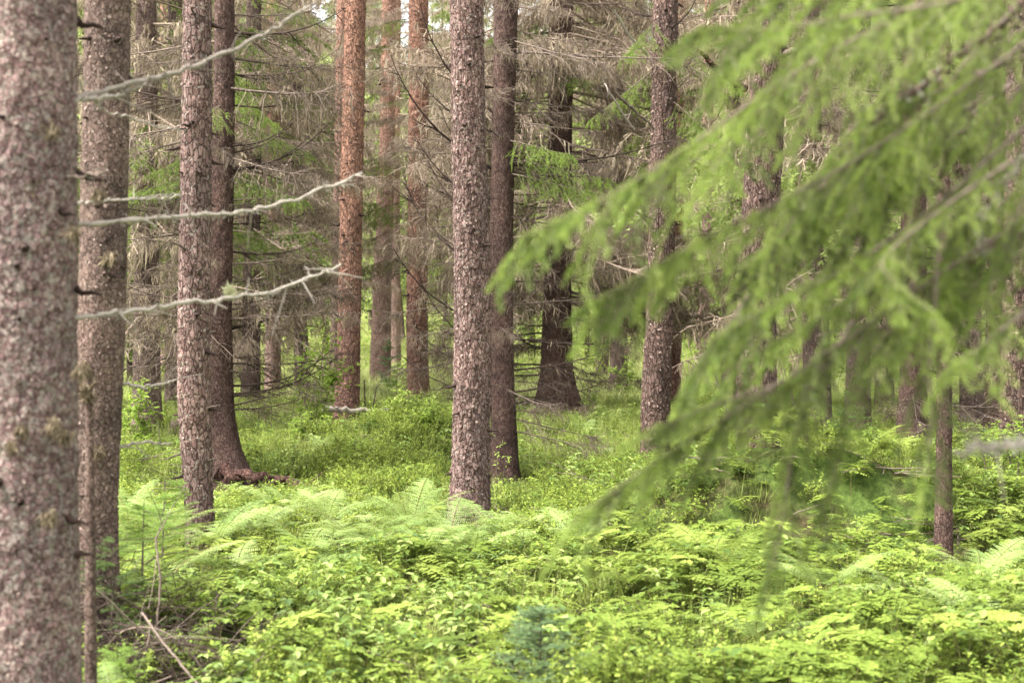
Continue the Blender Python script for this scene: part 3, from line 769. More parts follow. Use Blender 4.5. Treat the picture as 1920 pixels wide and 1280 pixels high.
T20 = make_tree('spruce_tree', 'thin sharp brown stem with no branches low down at the lower right', 'tree', 9.6,
                [(1768, -40, 22), (1768, 400, 25), (1770, 700, 28), (1768, 880, 30), (1769, 1040, 34)], M['spruce_dark'], top=5, dz=0.012, sides=40, flare=0.2, amp=0.06, fs=(60, 22))
stubs(T20, 8, .4, 3.6, .6, STUBS)
T21 = make_tree('spruce_tree', 'dark spruce with a pale foot left of the thin sharp brown stem', 'tree', 16,
                [(1712, -40, 42), (1712, 400, 46), (1713, 700, 50), (1712, 865, 62)], M['spruce_dark'], top=8, dz=0.03, sides=44, flare=.4, amp=0.06)
dead_whorls(T21, 44, 0.5, 5.5, 1.2, (-.25, .15), DEAD, .4)
T22 = make_tree('pine_tree', 'grey cracked trunk at the right edge of the photo', 'tree', 15,
                [(1912, -40, 44), (1908, 400, 46), (1902, 700, 48), (1900, 890, 56)], M['pine_dark'], top=7, dz=0.02, sides=48, amp=0.07)
flakes(T22, 1600, .024, M['flake'], .05, 5, .5)
T23 = make_tree('spruce_tree', 'dark trunk smothered in dead twigs next to the right edge', 'tree', 18.5,
                [(1868, -40, 30), (1870, 400, 34), (1868, 870, 44)], M['spruce_dark'], top=8, dz=0.04, sides=36, amp=0.06)
dead_whorls(T23, 60, 0.3, 6, 1.3, (-.3, .1), DEAD, .4)

# ------------------------------------------------------------------ far spruces and pines (shared meshes)
def far_spruce(rng, H=17.0, green_from=4.0, dead=80, dens=1.0):
    zs = np.linspace(-0.3, H, 60)
    r = 0.17 * (1 - zs / (H * 1.04)) ** 0.9 + 0.01
    cx = vnoise(np.stack([zs * .2, zs * 0, zs * 0], -1), rng.random() * 50) * .12
    tr, _ = trunk_mesh('trunk', M['spruce_grey'], zs, cx, cx * .5, r, 12, seed=rng.random() * 30, amp=.04, flare=.4)
    wood, beard, leaf = MB(), MB(), MB()
    protos = [dead_branch(rng, 13, 3, 0.014, 90, rng.uniform(0, .2), rng.uniform(0.1, .4), .10, .013) for _ in range(5)]
    for k in range(dead):
        z = rng.uniform(1.6, H * 0.72); L = rng.uniform(.8, 1.9)
        Mx = Matrix.Translation((0, 0, z)) @ Euler((rng.uniform(-.4, .4), rng.uniform(-.1, .35), rng.uniform(0, 6.283))).to_matrix().to_4x4() @ Matrix.Diagonal((L, L, L, 1))
        w_, b_ = protos[k % 5]; wood.add_mb(w_, Mx); beard.add_mb(b_, Mx)
    nb = int(70 * dens)
    z = green_from + (H - green_from) * rng.random(nb) ** 1.15
    az = rng.uniform(0, 6.283, nb)
    L = np.clip((H - z) / (H) * 2.4 + 0.5, .3, 2.3) * rng.uniform(.7, 1.15, nb)
    D = np.stack([np.cos(az), np.sin(az), rng.uniform(-.25, .1, nb)], -1)
    ax = curve(np.stack([z * 0, z * 0, z], -1), D, L, 9, rng.uniform(.2, .5, nb), .25, .03, rng)
    tubes(wood, ax, np.linspace(.016, .004, 9)[None].repeat(nb, 0), 3, .4)
    C, T = along(ax, np.tile(np.linspace(.22, 1, 20), (nb, 1)) * rng.uniform(.9, 1, (nb, 20)))
    C = C.reshape(-1, 3); T = T.reshape(-1, 3); n = len(C)
    P2 = curve(C, unit(T * .6 + rng.normal(0, .6, (n, 3)) * [1, 1, .2]), .25 + .35 * rng.random(n), 4, rng.uniform(.4, 1.3, n), 0, .05, rng)
    needles(leaf, P2, 60, .095, .03, lambda t, n: .15 + .3 * t + .5 * rng.random(t.shape), rng, .7)
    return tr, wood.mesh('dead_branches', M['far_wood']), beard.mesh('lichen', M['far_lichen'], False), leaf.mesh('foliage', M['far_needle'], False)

rf = np.random.default_rng(77)
FAR = [far_spruce(rf, 16, 1.4, 60, 1.1), far_spruce(rf, 15, 2.5, 135, .6), far_spruce(rf, 16, 2.0, 85, .9), far_spruce(rf, 13, .6, 40, 1.4)]
def far_pine(rng, H=18.0):
    zs = np.linspace(-0.3, H, 80)
    r = 0.2 * (1 - zs / (H * 1.3)) + 0.01
    cx = vnoise(np.stack([zs * .15, zs * 0, zs * 0], -1), rng.random() * 50) * .25
    tr, _ = trunk_mesh('trunk', M['pine_pale'], zs, cx - cx[0], cx * .5, r, 16, seed=rng.random() * 30, amp=.04)
    wood, leaf = MB(), MB()
    nb = 34; z = rng.uniform(5.5, H, nb); az = rng.uniform(0, 6.283, nb); L = rng.uniform(.5, 2.4, nb)
    ax = curve(np.stack([np.interp(z, zs, cx - cx[0]), np.interp(z, zs, cx * .5), z], -1), np.stack([np.cos(az), np.sin(az), rng.uniform(0, .5, nb)], -1), L, 8, .1, .3, .08, rng)
    tubes(wood, ax, np.linspace(.03, .006, 8)[None].repeat(nb, 0), 4, .5)
    hi = z > H * .55
    C, T = along(ax[hi], rng.uniform(.3, 1, (hi.sum(), 14))); C = C.reshape(-1, 3); T = T.reshape(-1, 3); n = len(C)
    P2 = curve(C, unit(T + rng.normal(0, .8, (n, 3))), .3 + .2 * rng.random(n), 3, 0, .3, .05, rng)
    needles(leaf, P2, 60, .09, .014, lambda t, n: .1 + .7 * rng.random(t.shape), rng, 1.0)
    return tr, wood.mesh('branches', M['deadwood']), None, leaf.mesh('foliage', M['far_needle'], False)
FARP = [far_pine(rf), far_pine(rf)]

def place_far(kind, x, y, s, label, group, rz):
    name = 'pine_tree' if kind in FARP else 'spruce_tree'
    t = thing(name, (x, y, float(ground_z(x, y)) - .02), label, 'tree', group, rz, s)
    tr, wd, bd, lf = kind
    link('trunk', tr, t)
    w = link('dead_branches' if bd else 'crown_branches', wd, t, kind='stuff')
    if bd: link('lichen', bd, w, kind='stuff')
    link('foliage', lf, t, kind='stuff')
    return t

# mid-distance spruces whose twigs fill the gaps between the trunks
MID = [(275, 19, 1, 'brown twiggy spruce between the second trunk and the slender flaky trunk'),
       (565, 31, 1, 'twiggy spruce just left of the red pine, hung with tan lichen'),
       (330, 26, 2, 'green-tinged spruce behind the slender flaky trunk'),
       (120, 22, 0, 'spruce showing green in the slit between the two leftmost trunks'),
       (1130, 36, 1, 'lichen-hung brown spruce right of the dark flaring-foot spruce'),
       (1165, 31, 2, 'green-tinged spruce left of the cracked brown trunk'),
       (1370, 24, 1, 'twiggy brown spruce behind the boughs left of the knotty dark trunk'),
       (1530, 19.5, 1, 'lichen-hung spruce behind the boughs right of the knotty dark trunk'),
       (1660, 25, 2, 'spruce hung with lichen behind the boughs near the pinkish-grey trunk'),
       (1820, 20, 1, 'dark twiggy spruce between the thin sharp stem and the right edge'),
       (1960, 22, 1, 'twiggy spruce at the far right behind the cracked edge trunk'),
       (990, 74, 1, 'distant brown spruce behind the dark reddish one in the centre'),
       (830, 75, 2, 'distant green spruce left of the scaly centre pine'),
       (700, 74, 0, 'distant green spruce between the red pine and the pale orange pine'),
       (440, 34, 1, 'distant twiggy spruce behind the dark spruce with the wide foot'),
       (-60, 24, 1, 'brown spruce behind the thickest left trunk'),]
for i, (px, Y, k, lab) in enumerate(MID):
    place_far(FAR[k], X_at(px, Y), Y, rf.uniform(.9, 1.1), lab, None, rf.uniform(0, 6.28))
far_list = []
def far_ok(x, y):   # keep the bright glade open
    return not (-.235 * y < x < .11 * y and 28 < y < 72)
for (y0, y1, n, wx) in [(31, 48, 11, .41), (48, 66, 20, .40), (72, 100, 90, .395)]:
    made = 0; tries = 0
    while made < n and tries < 900:
        tries += 1
        y = rf.uniform(y0, y1); x = rf.uniform(-wx, wx) * y
        if not far_ok(x, y): continue
        made += 1
        if rf.random() < .15:
            k = FARP[rf.integers(2)]; kn = 'pine'
        else:
            k = FAR[[2, 1, 0, 3, 0][rf.integers(5)] if y < 62 else [0, 3][rf.integers(2)]]; kn = 'spruce'
        far_list.append((k, kn, x, y))
MARKS = [(60, 'the thickest left trunk'), (195, 'the blurred brown trunk'), (365, 'the slender flaky trunk'), (418, 'the wide-footed dark spruce'), (513, 'the thin pale trunk'), (655, 'the red pine'),
         (722, 'the pale orange pine'), (783, 'the orange-topped pine'), (884, 'the centre pine'), (942, 'the dark reddish spruce'), (1045, 'the flaring-foot spruce'), (1238, 'the cracked brown trunk'),
         (1425, 'the knotty dark trunk'), (1610, 'the pinkish-grey trunk'), (1713, 'the pale-footed dark spruce'), (1769, 'the thin sharp stem'), (1869, 'the twig-smothered trunk'), (1905, 'the edge trunk')]
def where(px):
    near = min(MARKS, key=lambda m: abs(m[0] - px))
    if abs(near[0] - px) < 14: return 'straight behind ' + near[1]
    lo = [m for m in MARKS if m[0] <= px]; hi = [m for m in MARKS if m[0] > px]
    if not lo: return 'behind the left edge of ' + hi[0][1]
    if not hi: return 'past the right side of ' + lo[-1][1]
    return 'right of %s' % lo[-1][1] if px - lo[-1][0] < hi[0][0] - px else 'left of %s' % hi[0][1]
seen = {}
for k, kn, x, y in sorted(far_list, key=lambda q: q[3]):
    px = 960 + x / y * F; w = where(px)
    if y < 46: lab = 'background %s %s' % (kn, w)
    elif y < 62: lab = 'small distant %s %s' % (kn, w)
    else: lab = 'farthest, smallest %s %s' % (kn, w)
    seen.setdefault(lab, []).append((k, x, y))
for lab, items in seen.items():
    for i, (k, x, y) in enumerate(items):
        place_far(k, x, y, rf.uniform(.8, 1.2), lab if len(items) == 1 else (lab + [', the nearer one', ', the further one'][i] if len(items) == 2 else lab),
                  'trees deep in the wood' if len(items) < 3 else lab + ' group', rf.uniform(0, 6.28))

def broadleaf(rng, H):
    wood, leaf = MB(), MB()
    zs = np.linspace(-.2, H, 40); cx = vnoise(np.stack([zs * .3, zs * 0, zs * 0], -1), rng.random() * 50) * .25; cx -= cx[0]
    tr, _ = trunk_mesh('trunk', M['spruce_grey'], zs, cx, cx * .6, .09 * (1 - zs / H * .85), 10, seed=rng.random() * 30)
    nb = 60; z = rng.uniform(.8, H, nb); az = rng.uniform(0, 6.283, nb)
    L = (.5 + 1.6 * np.sin(np.clip(z / H, 0, 1) * 2.6)) * rng.uniform(.6, 1.1, nb)
    ax = curve(np.stack([np.interp(z, zs, cx), np.interp(z, zs, cx * .6), z], -1), unit(np.stack([np.cos(az), np.sin(az), rng.uniform(.1, .8, nb)], -1)), L, 7, .2, 0, .07, rng)
    tubes(wood, ax, np.linspace(.018, .004, 7)[None].repeat(nb, 0), 3, .4)
    C, T = along(ax, rng.uniform(.2, 1, (nb, 110))); C = C.reshape(-1, 3) + rng.normal(0, .16, (nb * 110, 3)); n = len(C)
    D = unit(rng.normal(0, 1, (n, 3)) + [0, 0, -.3]); S = unit(np.cross(D, rng.normal(0, 1, (n, 3)))); l = rng.uniform(.06, .13, n)
    cards(leaf, C, D, S, l, l * .7, rng.random(n), .1)
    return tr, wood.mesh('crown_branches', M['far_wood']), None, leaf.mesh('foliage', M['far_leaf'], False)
BL = [broadleaf(rf, 6.5), broadleaf(rf, 8.5)]
for px, Y, k, lab in [(245, 36, 1, 'leafy tree glowing green between the brown left trunk and the slender flaky one'), (300, 44, 0, 'smaller leafy tree behind the slender flaky trunk'), (150, 32, 1, 'leafy tree in the slit between the two leftmost trunks'),
        (455, 46, 1, 'leafy tree behind the wide-footed dark spruce'), (610, 50, 1, 'pale leafy tree left of the red pine'), (695, 60, 1, 'pale leafy tree deep in the gap right of the red pine'),
        (755, 54, 0, 'pale leafy tree left of the orange-topped pine'), (830, 50, 1, 'pale leafy tree between the orange-topped and centre pines'), (1000, 48, 1, 'pale leafy tree right of the dark reddish spruce'),
        (1100, 45, 1, 'pale leafy tree right of the flaring-foot spruce'), (1170, 52, 1, 'pale leafy tree left of the cracked brown trunk'), (1310, 40, 0, 'leafy tree right of the cracked brown trunk'), (1380, 48, 1, 'leafy tree left of the knotty dark trunk'),
        (1530, 38, 0, 'leafy tree right of the knotty dark trunk'), (1660, 42, 1, 'leafy tree behind the boughs right of the pinkish-grey trunk'), (1820, 36, 0, 'leafy tree between the thin sharp stem and the right edge')]:
    x = X_at(px, Y); t = thing('broadleaf_tree', (x, Y, float(ground_z(x, Y)) - .02), lab, 'tree', None, rf.uniform(0, 6.28), rf.uniform(.9, 1.2))
    tr, wd, _, lf = BL[k]; link('trunk', tr, t); link('crown_branches', wd, t, kind='stuff'); link('foliage', lf, t, kind='stuff')

# ------------------------------------------------------------------ foreground spruce, strongly out of focus
FG = thing('spruce_tree', (1.75, 2.6, float(ground_z(1.75, 2.6))), 'nearest spruce whose blurred bright green boughs hang across the right half', 'tree')
zs = np.arange(-0.2, 4.5, .03)
me, _ = trunk_mesh('trunk', M['spruce_near'], zs, zs * 0.0, zs * 0, .11 - zs * .012, 32, amp=.05, fs=(50, 20))
link('trunk', me, FG)
tFG = Tree(); tFG.root = FG
def bough(pts, Y0, Y1, L1=0.2, dens=1.0, r0=0.005, seed=0, t0=0.0, tipy=0.5, droop=.6):
    """needled bough through photograph points; last point is the tip"""
    rng = np.random.default_rng(seed + 300)
    n = len(pts); Ys = np.linspace(Y0, Y1, n)
    P = np.array([[X_at(p[0], y), y, Z_at(p[1], y)] for p, y in zip(pts, Ys)]) - np.array(FG.location)
    S = 26; u = np.linspace(0, n - 1, S)
    Q = np.stack([np.interp(u, np.arange(n), P[:, c]) for c in range(3)], -1)
    for _ in range(4): Q[1:-1] = Q[1:-1] * .5 + (Q[:-2] + Q[2:]) * .25
    Q = Q[None]
    wood, leaf = MB(), MB()
    tubes(wood, Q, np.linspace(r0, .0015, S)[None], 6, .5)
    length = np.linalg.norm(np.diff(Q[0], axis=0), axis=-1).sum()
    n2 = max(6, int(length / .027 * dens))
    t2 = np.linspace(max(t0, .05), .98, n2)[None]
    C, T = along(Q, t2); C = C[0]; T = T[0]
    side = unit(np.cross(T, [[0, 0, 1.0]])) * np.where(np.arange(n2) % 2 == 0, -1, 1)[:, None]
    D = unit(T * 1.0 + side * rng.uniform(.2, .8, (n2, 1)) + rng.normal(0, .1, (n2, 3)))
    L = L1 * .85 * (1.02 - .75 * t2[0]) * rng.uniform(.5, 1.25, n2) + .03
    P2 = curve(C, D, L, 8, rng.uniform(.3, 1.3, n2) * droop * 1.45, 0, .03, rng)
    tubes(wood, P2, np.linspace(.0016, .0008, 8)[None].repeat(n2, 0), 3, .6)
    m = 5
    t3 = np.tile(np.linspace(.12, .92, m), (n2, 1)) + rng.normal(0, .03, (n2, m))
    C3, T3 = along(P2, np.clip(t3, 0, 1)); C3 = C3.reshape(-1, 3); T3 = T3.reshape(-1, 3); n3 = len(C3)
    s3 = unit(np.cross(T3, [[0, 0, 1.0]])) * np.tile(np.where(np.arange(m) % 2 == 0, -1, 1), n2)[:, None]
    L3 = (L.repeat(m) * .42 * (1.1 - t3.ravel() * .7)) * rng.uniform(.7, 1.2, n3) + .012
    P3 = curve(C3, unit(T3 * .9 + s3 * rng.uniform(.5, 1, (n3, 1))), L3, 5, .3, 0, .02, rng)
    tubes(wood, P3, np.full((n3, 5), .0008), 3, .6)
    tw = np.where(rng.random((n2, 1)) < .4, -.42, .2) + rng.normal(0, .12, (n2, 1))
    def ti_of(off):
        return lambda t, n: np.clip(.25 + .5 * t ** 1.3 + rng.random(t.shape) * .2 + off, -.2, 1.1)
    needles(leaf, Q, 500, .014, .002, ti_of(0), rng, .6, .6)
    needles(leaf, P2, 1250, .0125, .0022, ti_of(tw), rng, .8)
    needles(leaf, P3, 1250, .011, .0022, ti_of(tw.repeat(m, 0)), rng, .8)
    o = link('branch', wood.mesh('branch', M['deadwood']), FG)
    link('needles', leaf.mesh('needles', M['fresh_needle'], False), o, kind='stuff')
BOUGHS = [
    ([(1960, -120), (1700, 20), (1480, 140), (1300, 270), (1150, 365), (975, 448)], 2.55, 2.35, .22, .9),
    ([(1950, 60), (1760, 200), (1560, 330), (1370, 420), (1240, 495), (1105, 572)], 2.6, 2.4, .20, .8),
    ([(1960, -60), (1780, 10), (1600, 30), (1450, 60), (1310, 55)], 2.5, 2.3, .20, 1.0),
    ([(1980, -150), (1840, -60), (1700, -20), (1560, 0), (1400, -20)], 2.7, 2.6, .22, .9),
    ([(1960, 200), (1820, 330), (1700, 430), (1560, 520), (1450, 570), (1330, 640)], 2.6, 2.35, .19, .9),
    ([(1900, 300), (1780, 380), (1690, 450), (1640, 500), (1755, 590)], 2.5, 2.3, .10, .7),
    ([(1940, 400), (1750, 520), (1570, 650), (1380, 770), (1230, 865), (1085, 965)], 2.6, 2.4, .17, .75),
    ([(1700, 560), (1560, 660), (1440, 730), (1330, 760), (1240, 800)], 2.6, 2.45, .15, .9),
    ([(1980, 520), (1930, 580), (1860, 630), (1790, 690)], 2.5, 2.35, .12, .9),
    ([(1760, 420), (1755, 560), (1740, 700), (1750, 800), (1735, 900)], 2.55, 2.4, .10, .5),
    ([(1720, 520), (1640, 640), (1590, 760), (1570, 880), (1545, 960)], 2.6, 2.5, .10, .55),
    ([(1600, 600), (1520, 740), (1480, 870), (1470, 970), (1440, 1090)], 2.6, 2.45, .10, .55),
    ([(1560, 330), (1480, 420), (1400, 560), (1330, 660), (1280, 730)], 2.7, 2.6, .13, .5),
    ([(1960, 100), (1880, 200), (1830, 330), (1800, 430), (1770, 560)], 2.7, 2.6, .16, .8),
    ([(1990, 150), (1950, 280), (1920, 380), (1880, 460), (1850, 560)], 2.6, 2.5, .14, .7),
    ([(1900, 120), (1740, 160), (1600, 230), (1530, 330), (1500, 440)], 2.8, 2.7, .18, .8),
    ([(1960, -50), (1860, 60), (1780, 150), (1700, 280), (1650, 400)], 2.8, 2.7, .18, .8),
]
fb = np.random.default_rng(5)
for q in range(20):   # the inner boughs that fill the mass towards the trunk
    ex, ey = fb.uniform(1330, 1880), fb.uniform(40, 720)
    sx, sy = ex + fb.uniform(250, 420), ey - fb.uniform(150, 380)
    BOUGHS.append(([(sx, sy), (ex + (sx - ex) * .6, ey + (sy - ey) * .7), (ex + (sx - ex) * .25, ey + (sy - ey) * .38), (ex, ey)], fb.uniform(2.7, 3.3), fb.uniform(2.4, 3.0), fb.uniform(.10, .17), fb.uniform(.45, .7)))
for i, b in enumerate(BOUGHS): bough(*b, seed=i, r0=.0038, t0=.12)
# bare twiggy wood inside the bough mass and grey lichen-covered dead branch on the right
for i, (pts, y0, y1, r0, r1, mt, tw, li) in enumerate([
        ([(2000, -60), (1830, 80), (1740, 150), (1690, 190), (1600, 260)], 2.75, 2.7, .007, .003, 'spruce_brown', 6, 60),
        ([(2010, 800), (1920, 830), (1860, 835), (1790, 850)], 2.4, 2.45, .007, .003, 'greywood', 8, 300),
        ([(1960, 250), (1900, 320), (1850, 400), (1830, 480)], 2.7, 2.6, .005, .0025, 'greywood', 10, 200),
        ([(1990, 360), (1740, 560), (1560, 670), (1400, 790)], 2.65, 2.5, .0045, .002, 'spruce_brown', 4, 40)]):
    px_curve(tFG, pts, y0, y1, r0, r1, M[mt], twigs=tw, lich=li, seed=80 + i)

# ------------------------------------------------------------------ ground cover (prototypes stay outside the scene, geometry nodes place them)
def frond(rng, L=0.55, np_=17, pw=0.36, rise=0.55, arch=0.75, nq=7):
    """pinnate frond, base at the origin, heading +X"""
    leaf, stalk = MB(), MB()
    t = np.linspace(0, 1, 14)
    ax = np.stack([L * t * .95, t * 0 + .02 * np.sin(t * 3) * rng.normal(), L * (rise * t - arch * t ** 2 * .62)], -1)[None]
    tubes(stalk, ax, np.linspace(.0028, .0007, 14)[None], 4, .5)
    tp = np.linspace(.2, .985, np_); prof = np.clip(np.minimum((tp - .05) * 3.2, 1), 0, 1) * (1 - tp) ** .75 + .03
    for s in (-1, 1):
        C, T = along(ax, tp[None]); C = C[0]; T = T[0]
        up = unit(np.cross(T, [[0, 1.0, 0]])); up = np.where(up[:, 2:3] < 0, -up, up)
        D = unit(T * .35 + np.array([[0, s, 0]]) - up * rng.uniform(.0, .25, (np_, 1)))
        ln = L * pw * prof * rng.uniform(.9, 1.08, np_)
        P2 = curve(C, D, ln, 4, .12, 0, 0, rng)
        tq = np.linspace(.06, .97, nq)
        Cq, Tq = along(P2, np.tile(tq, (np_, 1)))
        for s2 in (-1, 1):
            Sd = unit(np.cross(np.repeat(up[:, None], nq, 1), Tq)) * s2
            Dq = unit(Tq * .5 + Sd)
            lq = np.minimum(ln[:, None] * .22, L * .8 / np_ * .62) * (1.05 - tq[None] * .8); lq = lq.ravel() + .004
            base = Cq.reshape(-1, 3); n = len(base)
            cards(leaf, base, Dq.reshape(-1, 3), unit(np.cross(np.repeat(up[:, None], nq, 1).reshape(-1, 3), Dq.reshape(-1, 3))), lq, lq * .6, .45 + rng.normal(0, .12, n), .1)
    return leaf, stalk

def proto_obj(name, mbs_mats):
    me_list = []
    V = MB(); mats = []; fm = []
    for mb, mat in mbs_mats:
        nf = sum(len(f) for f in mb.Fc); V.add_mb(mb, Matrix.Identity(4)); fm.append(nf); mats.append(mat)
    me = V.mesh(name, mats[0], False)
    for mt in mats[1:]: me.materials.append(mt)
    me.polygons.foreach_set('material_index', np.repeat(np.arange(len(mats)), fm).astype(np.int32))
    return bpy.data.objects.new(name, me)

def oak_fern(rng, h=0.2, W=0.17):
    """three-part triangular leaf held flat on a thin stalk"""
    leaf, stalk = MB(), MB()
    tubes(stalk, curve(np.zeros((1, 3)), np.array([[.15, 0, 1.0]]), h, 5, 0, 0, .03, rng), np.full((1, 5), .0014), 3, .4)
    base = np.array([h * .15, 0, h])
    for ang, s in ((0, 1.0), (1.15, .78), (-1.15, .78)):
        L = W * s; D = np.array([math.cos(ang), math.sin(ang), -.12]); Sd = np.array([-math.sin(ang), math.cos(ang), 0])
        m = 7; t = np.linspace(.08, .95, m)
        C = base + D * (t * L)[:, None]; C[:, 2] -= .25 * L * t ** 2
        for sd in (-1, 1):
            ln = L * .52 * (1 - t) ** .8 + .01
            dd = unit(np.tile(D * .45 + Sd * sd, (m, 1)) + rng.normal(0, .1, (m, 3)))
            ss = unit(np.cross([[0, 0, 1.0]], dd))
            cards(leaf, C, dd, ss, ln, ln * .36, .5 + rng.normal(0, .12, m), .2)
            for q in (.3, .62):   # lobes of each leaflet
                for s2 in (-1, 1):
                    cards(leaf, C + dd * (ln * q)[:, None], unit(dd * .7 + ss * s2), unit(np.cross([[0, 0, 1.0]], unit(dd * .7 + ss * s2))), ln * .34 * (1.2 - q), ln * .15, .5 + rng.normal(0, .12, m), .1)
    return [(leaf, M['fern']), (stalk, M['stalk'])]

def bilberry(rng, h=0.26, nst=7, lf=0.018, per=15):
    leaf, stalk = MB(), MB()
    az = rng.uniform(0, 6.283, nst)
    P = curve(rng.normal(0, .03, (nst, 3)) * [1, 1, 0], unit(np.stack([np.cos(az) * .5, np.sin(az) * .5, np.ones(nst)], -1)), h * rng.uniform(.6, 1.1, nst), 6, 0.1, 0, .06, rng)
    tubes(stalk, P, np.full((nst, 6), .0013), 3, .3)
    C, T = along(P, rng.uniform(.3, 1, (nst, 4))); C = C.reshape(-1, 3); T = T.reshape(-1, 3); n = len(C)
    P2 = curve(C, unit(T + rng.normal(0, .7, (n, 3)) * [1, 1, .5]), h * .35 * rng.random(n) + .02, 4, 0, 0, .04, rng)
    for Q, m in ((P, per), (P2, per // 2)):
        Cc, Tt = along(Q, rng.uniform(.3, 1, (len(Q), m))); Cc = Cc.reshape(-1, 3); k = len(Cc)
        D = unit(rng.normal(0, 1, (k, 3)) * [1, 1, .45] + [0, 0, .2]); S = unit(np.cross([[0, 0, 1.0]], D) + rng.normal(0, .25, (k, 3)))
        l = lf * rng.uniform(.7, 1.4, k)
        cards(leaf, Cc, D, S, l, l * .62, rng.random(k), .2)
    return [(leaf, M['bilberry']), (stalk, M['stalk'])]

def herb(rng, h=0.24, lf=0.055):
    leaf, stalk = MB(), MB()
    n = 4; az = rng.uniform(0, 6.283, n)
    P = curve(rng.normal(0, .02, (n, 3)) * [1, 1, 0], unit(np.stack([np.cos(az) * .35, np.sin(az) * .35, np.ones(n)], -1)), h * rng.uniform(.6, 1.1, n), 5, .0, 0, .03, rng)
    tubes(stalk, P, np.full((n, 5), .0014), 3, .6)
    for tt in (.45, .7, 1.0):
        C, T = along(P, np.full((n, 1), tt)); C = C[:, 0]
        for k in range(3):
            a = az + k * 2.1 + tt * 4; D = unit(np.stack([np.cos(a), np.sin(a), rng.normal(0, .2, n)], -1)); S = unit(np.cross([[0, 0, 1.0]], D))
            l = lf * rng.uniform(.6, 1.15, n)
            V0 = C; mid1 = C + D * l[:, None] * .35; mid2 = C + D * l[:, None] * .7
            w = l[:, None] * .3
            V = np.stack([C, mid1 + S * w + [0, 0, .004], mid2 + S * w * .75, C + D * l[:, None] - [0, 0, .008], mid2 - S * w * .75, mid1 - S * w + [0, 0, .004]], 1)
            i = np.arange(n)[:, None] * 6
            leaf.add(V.reshape(-1, 3), np.concatenate([i + np.array([[0, 1, 2, 3]]), i + np.array([[0, 3, 4, 5]])]), np.repeat(rng.random(n), 6))
    return [(leaf, M['herb']), (stalk, M['stalk'])]

def grass(rng, h=0.3, n=26, w=.0045):
    mb = MB(); az = rng.uniform(0, 6.283, n)
    B = rng.normal(0, .04, (n, 3)) * [1, 1, 0]
    D = unit(np.stack([np.cos(az) * .4, np.sin(az) * .4, np.ones(n)], -1))
    P = curve(B, D, h * rng.uniform(.5, 1.1, n), 5, rng.uniform(.0, .5, n), 0, .03, rng)
    S = unit(np.cross(D, [[0, 0, 1.0]])) * w / 2
    wd = np.array([1, .95, .75, .45, .05])[None, :, None]
    V = np.stack([P - S[:, None] * wd, P + S[:, None] * wd], 2)
    idx = np.arange(n * 10).reshape(n, 5, 2)
    Fc = np.stack([idx[:, :-1, 0], idx[:, :-1, 1], idx[:, 1:, 1], idx[:, 1:, 0]], -1).reshape(-1, 4)
    mb.add(V.reshape(-1, 3), Fc, np.repeat(rng.random(n), 10))
    return [(mb, M['grass'])]

def small_fern(rng):
    leaf, stalk = MB(), MB()
    for k in range(5):
        l_, s_ = frond(rng, rng.uniform(.24, .36), 12, .34, .7, .9, 4)
        Mx = Euler((0, 0, k * 1.256 + rng.uniform(-.3, .3))).to_matrix().to_4x4()
        leaf.add_mb(l_, Mx); stalk.add_mb(s_, Mx)
    return [(leaf, M['fern']), (stalk, M['stalk'])]

def litter(rng):
    mb = MB(); n = 14
    P = curve(rng.normal(0, .12, (n, 3)) * [1, 1, 0] + [0, 0, .03], unit(rng.normal(0, 1, (n, 3)) * [1, 1, .15] + [0, 0, .1]), rng.uniform(.1, .5, n), 6, .1, 0, .08, rng)
    tubes(mb, P, np.linspace(.004, .0015, 6)[None].repeat(n, 0), 4, rng.random(n))
    return [(mb, M['deadwood'])]

def proto_collection(name, fns, k):
    c = bpy.data.collections.new(name)
    for fn in fns:
        for q in range(k):
            c.objects.link(proto_obj(fn.__name__, fn(np.random.default_rng(q + 50))))
    return c

